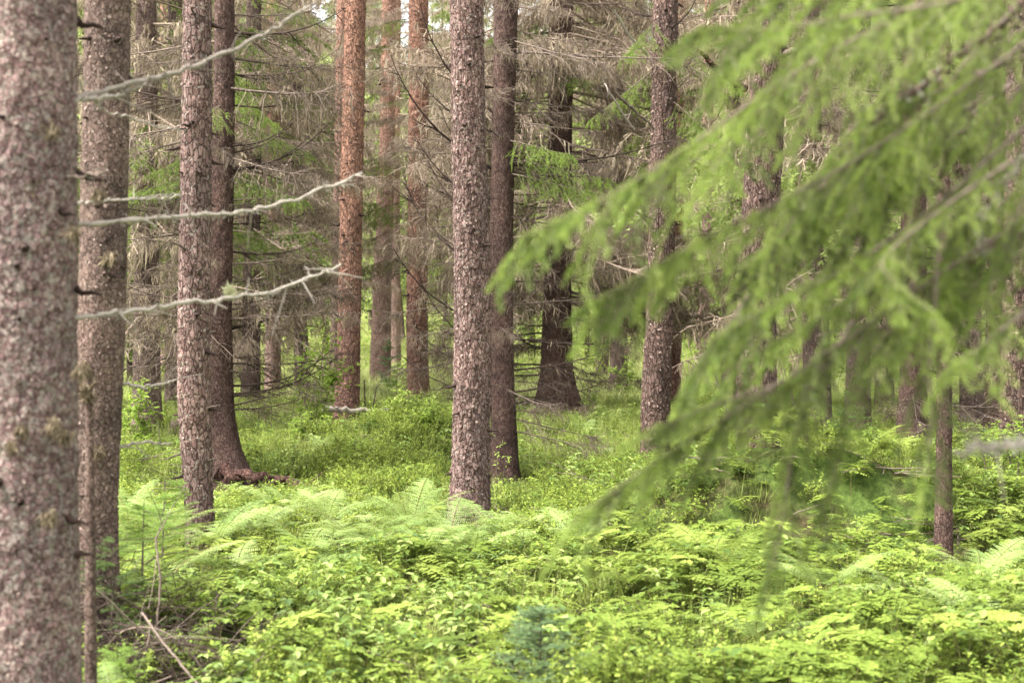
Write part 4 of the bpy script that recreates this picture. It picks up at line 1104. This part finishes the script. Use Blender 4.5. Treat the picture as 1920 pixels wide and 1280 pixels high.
def scatter(name, label, cat, coll, P, rot, scl):
    for (fpx, fpy, fY) in FT:
        scl = scl * (1 - .5 * np.exp(-((P[:, 0] - X_at(fpx, fY)) / (.22 + .012 * fY)) ** 2 - ((P[:, 1] - fY + .6) / 1.0) ** 2))
    me = bpy.data.meshes.new(name); n = len(P)
    me.vertices.add(n); me.vertices.foreach_set('co', P.astype(np.float32).ravel())
    for an, ty, v in (('rot', 'FLOAT_VECTOR', rot), ('scl', 'FLOAT', scl)):
        a = me.attributes.new(an, ty, 'POINT'); a.data.foreach_set('vector' if ty == 'FLOAT_VECTOR' else 'value', v.astype(np.float32).ravel())
    a = me.attributes.new('pick', 'INT', 'POINT'); a.data.foreach_set('value', np.random.default_rng(n).integers(0, len(coll.objects), n).astype(np.int32))
    o = link(name, me, kind='stuff'); o['label'] = label; o['category'] = cat
    ng = bpy.data.node_groups.new(name + '_nodes', 'GeometryNodeTree')
    ng.interface.new_socket('Geometry', in_out='INPUT', socket_type='NodeSocketGeometry')
    ng.interface.new_socket('Geometry', in_out='OUTPUT', socket_type='NodeSocketGeometry')
    gi = ng.nodes.new('NodeGroupInput'); go = ng.nodes.new('NodeGroupOutput')
    ci = ng.nodes.new('GeometryNodeCollectionInfo'); ci.inputs['Collection'].default_value = coll
    ci.inputs['Separate Children'].default_value = True; ci.inputs['Reset Children'].default_value = True
    ip = ng.nodes.new('GeometryNodeInstanceOnPoints'); ip.inputs['Pick Instance'].default_value = True
    def attr(nm, ty):
        a = ng.nodes.new('GeometryNodeInputNamedAttribute'); a.data_type = ty; a.inputs[0].default_value = nm; return a.outputs[0]
    e2r = ng.nodes.new('FunctionNodeEulerToRotation')
    L = ng.links
    L.new(gi.outputs[0], ip.inputs['Points']); L.new(ci.outputs[0], ip.inputs['Instance'])
    L.new(attr('pick', 'INT'), ip.inputs['Instance Index']); L.new(attr('rot', 'FLOAT_VECTOR'), e2r.inputs[0]); L.new(e2r.outputs[0], ip.inputs['Rotation'])
    L.new(attr('scl', 'FLOAT'), ip.inputs['Scale']); L.new(ip.outputs[0], go.inputs[0])
    md = o.modifiers.new('scatter', 'NODES'); md.node_group = ng
    return o

TRUNKS = [(t.bx, t.Y, t.r[0]) for t in (T1, T2, T3, T4, T7, T11, T12, T13, T14, T15, T18, T20, T21, T22)]
def points(seed, dens, y0, y1, mask=None, margin=1.5):
    """random points in the wedge the camera looks over; dens(y) plants per square metre"""
    rng = np.random.default_rng(seed); out = []
    y = y0
    while y < y1:
        st = max(.5, y * .06); half = .37 * (y + st) + margin
        n = int(dens(y) * 2 * half * st)
        x = rng.uniform(-half, half, n); yy = rng.uniform(y, y + st, n)
        out.append(np.stack([x, yy], -1)); y += st
    P = np.concatenate(out)
    if mask is not None:
        m = mask(P[:, 0], P[:, 1]); P = P[rng.random(len(P)) < m]
    ok = np.ones(len(P), bool)
    for tx, ty, tr in TRUNKS: ok &= (P[:, 0] - tx) ** 2 + (P[:, 1] - ty) ** 2 > (tr * 1.25 + .03) ** 2
    P = P[ok]
    z = ground_z(P[:, 0], P[:, 1])
    n = len(P)
    rot = np.stack([rng.normal(0, .14, n), rng.normal(0, .14, n), rng.uniform(0, 6.283, n)], -1)
    return np.stack([P[:, 0], P[:, 1], z - .01], -1), rot, rng

def N2(x, y, s, seed): return vnoise(np.stack([x * s, y * s, x * 0], -1), seed)
def sstep(v, a, b): t = np.clip((v - a) / (b - a), 0, 1); return t * t * (3 - 2 * t)
def N2(x, y, s, seed): return vnoise(np.stack([x * s, y * s, x * 0], -1), seed)
def sstep(v, a, b): t = np.clip((v - a) / (b - a), 0, 1); return t * t * (3 - 2 * t)
def dark_spot(x, y):   # bare shady soil under the mound on the right and by the root
    d = 1.15 * np.exp(-((x - 1.95) / .75) ** 4 - ((y - 10.12) / .34) ** 2) + .9 * np.exp(-((x + 2.15) / .5) ** 2 - ((y - 13.9) / .35) ** 2) + .9 * np.exp(-((x + .95) / .45) ** 2 - ((y - 15.9) / .3) ** 2)
    d = d + 1.0 * np.exp(-((x + 1.55) / .5) ** 4 - ((y - 6.4) / .95) ** 4) + .9 * np.exp(-((x + 2.55) / .55) ** 2 - ((y - 13.6) / .45) ** 2)
    for tx, ty, w in ((-.36, 12.0, .3), (-.1, 14.95, .3), (2.9, 9.4, .22), (-2.2, 9.85, .2), (2.35, 12.9, .35), (-2.6, 21.7, .4), (.8, 24.6, .6), (1.75, 17.2, .35)):
        d = d + .9 * np.exp(-((x - tx) / w) ** 2 - ((y - ty) / (w * 1.4)) ** 2)
    d = d + .75 * sstep(vnoise(np.stack([x * 1.7, y * 1.1, x * 0], -1), 71), .52, .75)
    return np.clip(d, 0, 1)

def fern_mask(x, y):
    near = sstep(-y, -11.6, -9.0)
    n = .5 + .5 * N2(x, y, .9, 31)
    right = sstep(x, .1 * y * .5, .2 * y)
    return np.clip((.12 + .88 * sstep(n, .38, .56)) * near * (.55 + .6 * right) + .12, 0, 1) * (1 - .85 * dark_spot(x, y))
P, rot, rg = points(1, lambda y: 80 if y < 12 else 20, 4.2, 20, fern_mask)
scatter('fern_carpet', 'pale green oak ferns covering the near forest floor', 'ferns', proto_collection('oak_fern_kinds', [oak_fern], 6), P, rot, rg.uniform(.5, 1.4, len(P)))
P, rot, rg = points(2, lambda y: 9 if y < 12 else 3, 4.4, 22, lambda x, y: np.clip((fern_mask(x, y) + .1) * (1 - .85 * dark_spot(x, y)), 0, 1))
scatter('small_ferns', 'small lady ferns scattered over the near forest floor', 'ferns', proto_collection('small_fern_kinds', [small_fern], 5), P, rot, rg.uniform(.6, 1.2, len(P)))
def bil_mask(x, y):
    n = .5 + .5 * N2(x, y, .7, 41)
    m = .22 + .78 * sstep(n, .38, .56)
    return np.clip(m * (.45 + .55 * sstep(y, 9, 12)) * (1 - .85 * dark_spot(x, y)) * (1 - .85 * sstep(y, 13, 21)), 0, 1)
P, rot, rg = points(3, lambda y: 120 if y < 10 else (130 if y < 20 else 45), 4.2, 34, bil_mask)
s = rg.uniform(.5, 1.35, len(P)) * (1 + .25 * sstep(P[:, 1], 15, 30)) * (1 + .25 * np.exp(-((P[:, 0] + 1.1) / .9) ** 2 - ((P[:, 1] - 17.1) / .8) ** 2))
scatter('bilberry_shrubs', 'low leafy bilberry shrubs covering the forest floor between the trunks', 'shrubs', proto_collection('bilberry_kinds', [bilberry], 7), P, rot, s)
P, rot, rg = points(4, lambda y: 44 if y < 14 else 22, 4.2, 32, lambda x, y: (.15 + .85 * sstep(.5 + .5 * N2(x, y, .8, 51), .4, .65)) * (1 - dark_spot(x, y) * .85))
scatter('leafy_herbs', 'broad-leaved herbs mixed among the ferns and bilberry', 'herbs', proto_collection('herb_kinds', [herb], 6), P, rot, rg.uniform(.6, 1.25, len(P)))
def grass_mask(x, y):
    return (1 - .6 * dark_spot(x, y)) * np.clip(.12 + .5 * sstep(.5 + .5 * N2(x, y, .6, 61), .45, .7) + 1.0 * sstep(y, 13.5, 19) + .6 * np.exp(-((x - 1.0) / 1.2) ** 2 - ((y - 17) / 3.5) ** 2), 0, 1)
P, rot, rg = points(5, lambda y: 26 if y < 13 else (60 if y < 30 else 12), 4.4, 62, grass_mask, 2)
scatter('grass', 'thin bright grass between the trunks and out in the far glade', 'grass', proto_collection('grass_kinds', [grass], 6), P, rot, rg.uniform(.6, 1.3, len(P)) * (1 + .8 * sstep(P[:, 1], 25, 45)))
wood_far = bpy.data.collections.new('distant_wood_kinds')
for k in FAR:
    for me_ in (0,):
        mbj = bpy.data.objects.new('distant_tree', k[3].copy()); wood_far.objects.link(mbj)
    c2 = bpy.data.objects.new('distant_twigs', k[1]); wood_far.objects.link(c2)
    c3 = bpy.data.objects.new('distant_lichen', k[2]); wood_far.objects.link(c3)
rgw = np.random.default_rng(99); nw_ = 620
Pw = np.stack([rgw.uniform(-62, 62, nw_), rgw.uniform(98, 140, nw_), np.zeros(nw_)], -1); Pw[:, 2] = ground_z(Pw[:, 0], Pw[:, 1])
scatter('distant_woodland', 'unbroken mass of trees closing the view at the very back of the wood', 'woodland', wood_far, Pw, np.stack([Pw[:, 0] * 0, Pw[:, 0] * 0, rgw.uniform(0, 6.28, nw_)], -1), rgw.uniform(1.3, 2.0, nw_))
M['sunlit_tint_grass'] = leaf_mat('sunlit_tint_meadow_grass', [(0.0, (0.26, 0.30, 0.09)), (0.5, (0.42, 0.46, 0.18)), (1.0, (0.60, 0.60, 0.32))], 0.5)  # dry meadow grass; the glade's sunlight is put into this pale colour
def meadow_grass(rng): return [(grass(rng, .5, 30, .012)[0][0], M['sunlit_tint_grass'])]
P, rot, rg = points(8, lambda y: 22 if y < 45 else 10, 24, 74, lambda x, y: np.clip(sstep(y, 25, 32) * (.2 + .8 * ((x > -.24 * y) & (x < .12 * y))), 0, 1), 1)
scatter('meadow_grass', 'tall dry grass, sunlight painted into its pale colour, in the open glade far behind the trunks', 'grass', proto_collection('meadow_grass_kinds', [meadow_grass], 4), P, rot, rg.uniform(.7, 1.4, len(P)))
P, rot, rg = points(6, lambda y: 4, 4.6, 24, lambda x, y: .45 + dark_spot(x, y) * .65)
scatter('fallen_twigs', 'small dead twigs lying on the forest floor', 'twigs', proto_collection('litter_kinds', [litter], 5), P, rot, rg.uniform(.7, 1.5, len(P)))

# ------------------------------------------------------------------ ferns one can pick out
FR = []
for q in range(6):
    l_, s_ = frond(np.random.default_rng(q + 500), .62, 17, .33, [.55, .4, .75, .5, .65, .3][q], [.8, .6, .9, .7, .85, .45][q], 9)
    FR.append((l_, s_))
FRM = [(l.mesh('frond', M['fern'], False), s.mesh('stalk', M['stalk'])) for l, s in FR]
FRP = [(l.mesh('frond', M['pale_fern'], False), s.mesh('stalk', M['stalk'])) for l, s in FR]
def fern(px, py, Y, n, s, label, pale=False, spread=6.283, heading=0.0):
    x = X_at(px, Y); z = float(ground_z(x, Y))
    t = thing('fern', (x, Y, z), label, 'fern')
    rng = np.random.default_rng(int(px * 7 + py))
    lift = max(0.0, Z_at(py, Y) - z) * .6
    for k in range(n):
        a = heading + (k / n - .5) * spread + rng.uniform(-.2, .2)
        lf, st = (FRP if pale else FRM)[rng.integers(6)]
        sc = s * rng.uniform(.75, 1.1)
        o = link('frond', lf, t, (0, 0, .06 + lift * .5), (rng.uniform(-.35, .35), -rng.uniform(.1, .5), a), (sc, sc, sc))
        link('stalk', st, o)
FERNS = [(770, 955, 10.7, 8, 1.0, 'pale feathery fern just left of the centre pine foot', True),
         (610, 965, 10.9, 7, 1.0, 'pale fern arching below the brown root hollow', True),
         (930, 975, 10.3, 7, .95, 'pale fern in front of the centre pine foot', True),
         (480, 990, 10.2, 7, .9, 'pale fern right of the slender flaky trunk foot', True),
         (700, 1010, 9.8, 7, .9, 'pale low fern in front of the feathery one left of the centre', True),
         (315, 930, 9.2, 9, .8, 'tall light fern left of the slender flaky trunk foot', True),
         (400, 900, 11.2, 6, .8, 'fern peeping out behind the slender flaky trunk', False),
         (250, 1010, 8.6, 7, 1.0, 'fern between the blurred brown trunk and the slender flaky trunk', False),
         (215, 1265, 5.6, 5, .55, 'blurred fern tuft at the bottom left beside the fallen branch', True),
         (1440, 985, 10.7, 8, .8, 'darker fern on the shady mound under the hanging boughs', False),
         (1290, 1030, 10.0, 7, .7, 'fern on the left shoulder of the shady mound', False),
         (1640, 990, 10.7, 8, .75, 'fern on the shady mound left of the thin sharp stem', False),
         (1350, 1090, 8.7, 7, .8, 'fern in front of the left end of the shady mound', False),
         (1550, 1130, 8.0, 7, .8, 'fern just below the dark hollow of the shady mound', True),
         (1840, 1090, 8.6, 8, .85, 'fern right of the thin sharp stem', True),
         (1700, 1150, 7.7, 7, .8, 'fern below the thin sharp stem', True),
         (1180, 1120, 8.3, 7, .7, 'fern in the open middle below the lowest hanging bough', False),
         (1420, 1210, 6.9, 7, .7, 'blurred fern near the bottom edge right of the centre', True),
         (1860, 1220, 6.9, 7, .8, 'blurred fern in the bottom right corner', True),
         (545, 955, 11.4, 7, .95, 'pale arching fern reaching up to the brown root hollow', True),
         (840, 985, 10.0, 7, .9, 'pale fern filling the gap between the feathery one and the centre pine foot', True),
         (1010, 990, 10.6, 7, .9, 'pale fern right of the centre pine foot', True),
         (670, 1000, 10.2, 8, 1.0, 'broad pale fern in the middle of the pale row', True),
         (400, 985, 9.6, 8, .95, 'pale fern hiding the foot of the slender flaky trunk', True),
         (580, 1040, 9.4, 7, .85, 'pale fern at the lower edge of the pale row, left of its middle', True),
         (790, 1055, 9.2, 7, .8, 'pale fern at the lower edge of the pale row, below the feathery one', True),
         (560, 1080, 8.8, 6, .6, 'small fern in the lower left middle of the ground cover', True)]
for (px, py, Y, n, s, lab, pale) in FERNS: fern(px, py, Y, n, s, lab, pale)

# ------------------------------------------------------------------ young trees
def young_spruce(name, px, Y, h, label, mat, base_px=None, dens=260, nlen=.018, nw=.002, wid=.38, seed=0, sparse=1.0, stem_mat='deadwood'):
    dens *= 1.6; rng = np.random.default_rng(seed + 900); x = X_at(px, Y)
    t = thing(name, (x, Y, float(ground_z(x, Y)) - .02), label, 'young tree')
    wood, leaf = MB(), MB()
    ax = curve(np.zeros((1, 3)), np.array([[.03, 0, 1.0]]), h, 10, 0, 0, .01, rng)
    tubes(wood, ax, np.linspace(.011, .002, 10)[None] * h ** .5, 6, .3)
    n = int(34 * sparse); tt = rng.uniform(.12, .97, n); C, _ = along(ax, tt[None]); C = C[0]; az = rng.uniform(0, 6.283, n)
    L = h * wid * (1.05 - tt) * rng.uniform(.7, 1.2, n) + .05
    P2 = curve(C, unit(np.stack([np.cos(az), np.sin(az), rng.uniform(-.1, .4, n)], -1)), L, 7, .15, .2, .02, rng)
    tubes(wood, P2, np.linspace(.003, .001, 7)[None].repeat(n, 0), 3, .3)
    C3, T3 = along(P2, np.tile(np.linspace(.25, .9, 6), (n, 1))); C3 = C3.reshape(-1, 3); T3 = T3.reshape(-1, 3); m = len(C3)
    sd_ = unit(np.cross(T3, [[0, 0, 1.0]])) * np.tile([-1, 1] * 3, n)[:, None]
    P3 = curve(C3, unit(T3 * .8 + sd_ * .7), L.repeat(6) * .33, 4, .15, 0, .02, rng)
    ti = lambda t, n: .3 + .5 * t + .2 * rng.random(t.shape)
    for Q in (P2, P3): needles(leaf, Q, dens, nlen, nw, ti, rng, .5)
    link('trunk', wood.mesh('trunk', M[stem_mat]), t); link('foliage', leaf.mesh('foliage', mat, False), t, kind='stuff')
    return t
bright = leaf_mat('young_spruce_needle', [(0, (.09, .16, .03)), (.5, (.17, .28, .05)), (1, (.27, .40, .09))], .4)
young_spruce('young_spruce', 742, 24, .95, 'bright green young spruce between the red pines', bright, dens=170, nlen=.03, nw=.006, seed=1)
young_spruce('young_spruce', 300, 7.6, .78, 'sparse young spruce with feathery light twigs left of the slender flaky trunk', bright, dens=260, nlen=.02, nw=.0026, seed=2, wid=.55, sparse=1.2)
young_spruce('young_spruce', 205, 6.6, .62, 'blurred young spruce at the foot of the brown left trunk', M['needle'], dens=300, seed=3, wid=.5)
young_spruce('young_spruce', 1010, 5.7, .46, 'blurred bluish young spruce tip at the bottom centre', M['blue_needle'], dens=480, nlen=.016, nw=.0025, seed=4, wid=.6, sparse=1.8)
young_spruce('young_spruce', 1590, 17, .8, 'dark young spruce low behind the hanging boughs', M['needle'], dens=160, nlen=.03, nw=.006, seed=5, wid=.5)
young_spruce('juniper', 728, 31, 1.5, 'dull blue-green juniper at the foot of the pale orange pine', M['blue_needle'], dens=90, nlen=.05, nw=.012, seed=6, wid=.3)

def leafy_sapling(px, Y, h, label, seed, lean=.1, lf=.06, n=16, cat='young tree'):
    rng = np.random.default_rng(seed + 1200); x = X_at(px, Y)
    t = thing('rowan_sapling', (x, Y, float(ground_z(x, Y)) - .02), label, cat)
    wood, leaf = MB(), MB()
    ax = curve(np.zeros((3, 3)), unit(np.array([[lean, 0, 1.0], [lean - .25, .1, 1], [lean + .2, -.1, 1]])), np.array([1, .75, .7]) * h, 10, 0, 0, .04, rng)
    tubes(wood, ax, np.linspace(.008, .002, 10)[None].repeat(3, 0), 5, .4)
    C, T = along(ax, rng.uniform(.25, 1, (3, n))); C = C.reshape(-1, 3); T = T.reshape(-1, 3); m = len(C)
    P2 = curve(C, unit(T * .4 + rng.normal(0, .8, (m, 3)) * [1, 1, .3]), h * .22 * rng.random(m) + .08, 6, .2, 0, .04, rng)
    tubes(wood, P2, np.full((m, 6), .0018), 3, .4)
    C3, T3 = along(P2, rng.uniform(.2, 1, (m, 12))); C3 = C3.reshape(-1, 3); T3 = T3.reshape(-1, 3); k = len(C3)
    D = unit(T3 * .4 + rng.normal(0, 1, (k, 3)) * [1, 1, .35] + [0, 0, -.15]); S = unit(np.cross([[0, 0, 1.0]], D) + rng.normal(0, .3, (k, 3)))
    l = lf * rng.uniform(.6, 1.3, k); cards(leaf, C3, D, S, l, l * .42, rng.random(k), .15)
    link('stem', wood.mesh('stem', M['deadwood']), t); link('foliage', leaf.mesh('foliage', M['rowan'], False), t, kind='stuff')
leafy_sapling(588, 20.5, 1.75, 'light green rowan sapling just left of the red pine', 1, lf=.085, n=52)
leafy_sapling(545, 19.5, .95, 'low bright leafy sapling below the rowan left of the red pine', 2, lean=.3)
leafy_sapling(610, 27, 1.3, 'far bright sapling between the thin pale trunk and the red pine', 3)
leafy_sapling(935, 13.6, .75, 'small climbing leafy sapling in the gap right of the centre pine', 4, lean=-.05, lf=.035, n=7)
leafy_sapling(1905, 12.5, .75, 'bright leafy sapling low at the right edge', 5, lf=.05)
leafy_sapling(1855, 13, .6, 'small leafy sapling between the thin sharp stem and the right edge', 6, lf=.05)
leafy_sapling(1100, 24, .6, 'yellow-green leafy sapling right of the dark flaring-foot spruce', 7, lf=.06)
leafy_sapling(1515, 22, 1.3, 'pale leafy sapling seen through the boughs left of the pinkish-grey trunk', 8, lf=.06)

for i, (px, Y, h, lab) in enumerate([(470, 31, 1.3, 'pale bush in the glade left of the thin pale trunk'), (560, 34, 1.9, 'tall pale bush in the bright glade behind the rowan'), (612, 38, 1.5, 'pale bush in the glade touching the left side of the red pine'),
        (690, 40, 1.6, 'pale bush in the glade right of the red pine'), (760, 33, 1.0, 'low pale bush left of the orange-topped pine foot'), (825, 36, 1.7, 'pale bush between the orange-topped pine and the centre pine'),
        (985, 34, 1.0, 'pale low bush left of the flaring-foot spruce'), (1110, 34, 1.4, 'pale bush right of the flaring-foot spruce'), (1170, 30, 1.0, 'pale bush left of the cracked brown trunk'),
        (1300, 29, 1.3, 'pale bush right of the cracked brown trunk'), (1560, 30, 1.6, 'pale bush left of the pinkish-grey trunk'), (1660, 29, 1.2, 'pale bush right of the pinkish-grey trunk'), (285, 27, 1.6, 'green bush behind the dead twigs left of the slender flaky trunk'), (250, 17, .9, 'leafy bush low between the brown left trunk and the slender flaky one')]):
    leafy_sapling(px, Y, h, lab, 20 + i, lf=.075, n=26)
# ------------------------------------------------------------------ fallen wood
def loose(name, pts, Y0, Y1, r0, r1, label, cat, mat='deadwood', twigs=6, S=20, seed=0, sub=0):
    rng = np.random.default_rng(seed + 1500); n = len(pts); Ys = np.linspace(Y0, Y1, n)
    P = np.array([[X_at(p[0], y), y, Z_at(p[1], y)] for p, y in zip(pts, Ys)])
    o0 = P[0].copy()
    u = np.linspace(0, n - 1, S); Q = np.stack([np.interp(u, np.arange(n), P[:, c]) for c in range(3)], -1) - o0
    for _ in range(2): Q[1:-1] = Q[1:-1] * .5 + (Q[:-2] + Q[2:]) * .25
    Q[1:-1] += rng.normal(0, r0 * .3, (S - 2, 3))
    mb = MB(); tubes(mb, Q[None], (np.linspace(r0, r1, S) * (1 + rng.normal(0, .07, S)))[None], 8, .5)
    t = thing(name, tuple(o0), label, cat)
    link('stem', mb.mesh('stem', M[mat]), t)
    if twigs:
        C, T = along(Q[None], rng.uniform(.05, 1, (1, twigs))); C = C[0]; T = T[0]
        P2 = curve(C, unit(T * .6 + rng.normal(0, .7, (twigs, 3)) + [0, 0, .3]), rng.uniform(.08, .4, twigs) * (1 + 4 * r0), 7, .1, 0, .08, rng)
        for k in range(twigs):
            m2 = MB(); tubes(m2, P2[k:k + 1], np.linspace(max(r1 * .7, .002), .0012, 7)[None], 4, rng.random())
            link('twig', m2.mesh('twig', M[mat]), t)
    return t
loose('fallen_branch', [(265, 1150), (300, 1200), (345, 1255), (400, 1320)], 6.2, 5.6, .0055, .004, 'grey fallen branch slanting into the bottom left corner', 'branch', 'deadwood', 4, seed=1)
loose('fallen_branch', [(290, 1210), (300, 1080), (290, 1010), (310, 975)], 6.6, 6.7, .0055, .003, 'dark thin upright twig in the bottom left undergrowth', 'branch', 'deadwood', 4, seed=2)
loose('fallen_branch', [(190, 1220), (230, 1180), (290, 1175), (350, 1215), (390, 1270)], 6.3, 6.2, .006, .003, 'brown arching dead branch at the foot of the blurred brown trunk', 'branch', 'deadwood', 9, seed=3)
loose('fallen_branch', [(200, 1260), (250, 1220), (300, 1190), (420, 1230)], 6.1, 6.3, .004, .002, 'thin dead branch lying under the arching one at the bottom left', 'branch', 'deadwood', 9, seed=4)
loose('fallen_branch', [(1285, 1055), (1310, 1022), (1345, 1010), (1390, 1020)], 9.7, 9.8, .010, .005, 'pale arching root-like branch at the left end of the shady mound', 'branch', 'greywood', 6, seed=5)
loose('fallen_branch', [(1350, 1075), (1378, 1040), (1400, 1020)], 9.6, 9.7, .008, .004, 'short pale stick leaning on the shady mound', 'branch', 'greywood', 2, seed=6)
loose('fallen_branch', [(1715, 1090), (1740, 1068), (1765, 1062), (1800, 1085)], 9.0, 9.1, .010, .006, 'pale bent branch arching beside the foot of the thin sharp stem', 'branch', 'greywood', 3, seed=7)
loose('fallen_branch', [(1470, 1070), (1510, 1095), (1545, 1110)], 9.4, 9.3, .012, .005, 'reddish broken stick in the dark hollow of the shady mound', 'branch', 'root', 5, seed=8)
loose('fallen_branch', [(1440, 1085), (1480, 1070), (1530, 1040), (1560, 1000)], 9.5, 9.7, .010, .005, 'brown leaning stick rising from the dark hollow', 'branch', 'root', 6, seed=9)
loose('fallen_branch', [(1790, 1010), (1840, 1022), (1900, 1032), (1960, 1045)], 10.2, 10.4, .010, .004, 'long thin branch lying right of the thin sharp stem', 'branch', 'deadwood', 5, seed=10)
loose('fallen_log', [(606, 765), (660, 771), (715, 770), (770, 764)], 21.5, 22.2, .045, .03, 'small grey log lying across the foot of the red pine', 'log', 'greywood', 0, seed=11)
loose('dead_shoot', [(683, 775), (684, 745), (683, 712)], 22.3, 22.3, .016, .010, 'straight dark dead shoot standing right of the red pine foot', 'shoot', 'deadwood', 0, seed=12)
loose('dead_shoot', [(699, 775), (702, 745), (706, 725), (714, 719)], 22.3, 22.3, .013, .009, 'hooked dark dead shoot right of the straight one', 'shoot', 'deadwood', 0, seed=13)
loose('fallen_branch', [(493, 700), (540, 725), (590, 745), (640, 770)], 19.8, 19.8, .012, .006, 'dark dead branch slanting down to the red pine foot from the left', 'branch', 'deadwood', 9, seed=14)
loose('fallen_branch', [(1148, 170), (1185, 205), (1228, 243)], 16.8, 17.2, .022, .012, 'dark broken branch caught high in the twigs left of the cracked brown trunk', 'branch', 'deadwood', 3, seed=15)
loose('fallen_branch', [(1110, 115), (1140, 170), (1165, 210), (1190, 245)], 17.0, 17.3, .012, .012, 'pale broken branch caught beside the dark one high in the twigs', 'branch', 'greywood', 3, seed=16)
loose('fallen_branch', [(1150, 20), (1180, 70), (1215, 105)], 17.0, 17.4, .012, .018, 'pale snapped branch near the top edge left of the cracked brown trunk', 'branch', 'greywood', 3, seed=17)
loose('fallen_branch', [(1470, 690), (1490, 760), (1510, 820), (1530, 870)], 14.5, 14.6, .010, .012, 'thin leaning dead stick right of the knotty dark trunk foot', 'branch', 'deadwood', 2, seed=18)
loose('fallen_branch', [(1370, 790), (1320, 640)], 15.0, 15.1, .012, .008, 'straight dead pole leaning behind the boughs left of the knotty dark trunk', 'branch', 'deadwood', 3, seed=19)
loose('fallen_log', [(1600, 905), (1650, 905), (1720, 900), (1790, 890)], 14.6, 14.9, .05, .035, 'brown mossy log lying at the foot of the dark spruce at lower right', 'log', 'root', 4, seed=20)
loose('fallen_log', [(1790, 905), (1840, 908), (1900, 900), (1960, 905)], 14.0, 14.0, .06, .04, 'reddish log at the right edge under the dead twigs', 'log', 'root', 4, seed=21)
loose('fallen_log', [(405, 885), (450, 893), (520, 905), (600, 925)], 14.2, 13.6, .085, .03, 'reddish surface root running right from the dark spruce with the wide foot', 'root', 'root', 4, seed=22)

def brush_pile(px, Y, n, rad, label, seed, hgt=.3):
    rng = np.random.default_rng(seed); x = X_at(px, Y)
    t = thing('brush_pile', (x, Y, float(ground_z(x, Y))), label, 'brushwood')
    c = rng.normal(0, rad * .5, (n, 3)) * [1, 1, 0] + np.abs(rng.normal(0, hgt * .4, (n, 1))) * [0, 0, 1]
    P = curve(c, unit(rng.normal(0, 1, (n, 3)) * [1, 1, .45] + [0, 0, .25]), rng.uniform(.15, .6, n), 8, rng.uniform(0, .6, n), 0, .09, rng)
    for k in range(min(n, 24)):
        m2 = MB(); tubes(m2, P[k:k + 1], np.linspace(.0045, .0015, 8)[None], 5, rng.random()); link('twig', m2.mesh('twig', M['deadwood']), t)
    m2 = MB(); tubes(m2, P[24:], np.linspace(.0025, .001, 8)[None].repeat(n - 24, 0), 3, rng.random(n - 24)); link('thin_twigs', m2.mesh('thin_twigs', M['darkwood']), t, kind='stuff')
brush_pile(290, 6.3, 420, .36, 'tangle of thin brown dead twigs at the bottom left below the young spruce', 1)
brush_pile(215, 6.9, 260, .32, 'tangle of brown dead twigs round the foot of the blurred brown trunk', 2, .4)
brush_pile(1500, 9.4, 120, .35, 'dark dead twigs in the hollow of the shady mound', 3, .15)
brush_pile(1840, 14.3, 220, .7, 'heap of dead twigs between the thin sharp stem and the right edge', 4, .5)
brush_pile(1030, 24.2, 160, .9, 'dead twigs piled round the foot of the flaring-foot spruce', 5, .5)


young_spruce('young_spruce', 262, 7.1, .62, 'small light spruce between the blurred brown trunk and the slender flaky trunk', bright, dens=280, nlen=.02, nw=.0024, seed=12, wid=.55, sparse=1.1)
young_spruce('young_spruce', 215, 5.9, .34, 'tiny blurred green spruce in front of the thin bare dead stem', bright, dens=300, nlen=.018, nw=.0022, seed=13, wid=.6)
leafy_sapling(395, 7.0, .3, 'low leafy sprig at the right end of the brown twig tangle', 40, lf=.04, n=8)
leafy_sapling(250, 6.0, .22, 'low leafy sprig in the brown twig tangle at the bottom left', 41, lf=.04, n=6)
brush_pile(490, 13.75, 150, .35, 'dark dead twigs in the hollow under the big root left of the centre', 6, .12)
brush_pile(345, 13.2, 160, .5, 'dead twigs at the foot of the wide-footed dark spruce, left side', 7, .5)
fern(455, 935, 12.9, 6, .6, 'small fern in front of the big root of the dark spruce', False)

for i, (px, Y, h, lab) in enumerate([(800, 16.6, .45, 'dense leafy bush on the mound left of the centre pine'), (745, 17.2, .5, 'bright leafy bush on top of the mound below the orange-topped pine'), (700, 18.2, .45, 'leafy bush just right of the red pine foot'),
        (610, 18.0, .5, 'bright leafy bush in front of the red pine foot'), (560, 16.5, .4, 'low leafy bush right of the wide-footed dark spruce'), (500, 17.5, .5, 'leafy bush between the wide-footed dark spruce and the red pine'), (660, 15.2, .35, 'small leafy bush in the dip below the red pine')]):
    leafy_sapling(px, Y, h, lab, 60 + i, lf=.04, n=34)
fern(600, 850, 15.6, 6, .7, 'small fern in the dip below the red pine, left part', True)
fern(1090, 800, 20, 6, .8, 'pale fern right of the flaring-foot spruce', True)
fern(1130, 850, 16.5, 6, .7, 'pale fern in the bright grass left of the cracked brown trunk', True)

for i, (px, py, Y, n, sc, lab) in enumerate([(240, 905, 9.8, 7, .95, 'pale fern rising behind the blurred brown trunk'), (320, 985, 8.4, 7, .85, 'light fern in front of the slender flaky trunk, to its left'), (440, 1060, 8.6, 7, .8, 'light fern below the slender flaky trunk, to its right'),
        (890, 1030, 9.6, 7, .85, 'pale fern below the foot of the centre pine'), (1080, 1040, 9.8, 6, .8, 'pale fern at the right end of the pale row'), (230, 1120, 6.9, 5, .5, 'small fern above the brown twig tangle'), (330, 1150, 6.6, 5, .42, 'tiny fern at the right of the brown twig tangle')]):
    fern(px, py, Y, n, sc, lab, True)
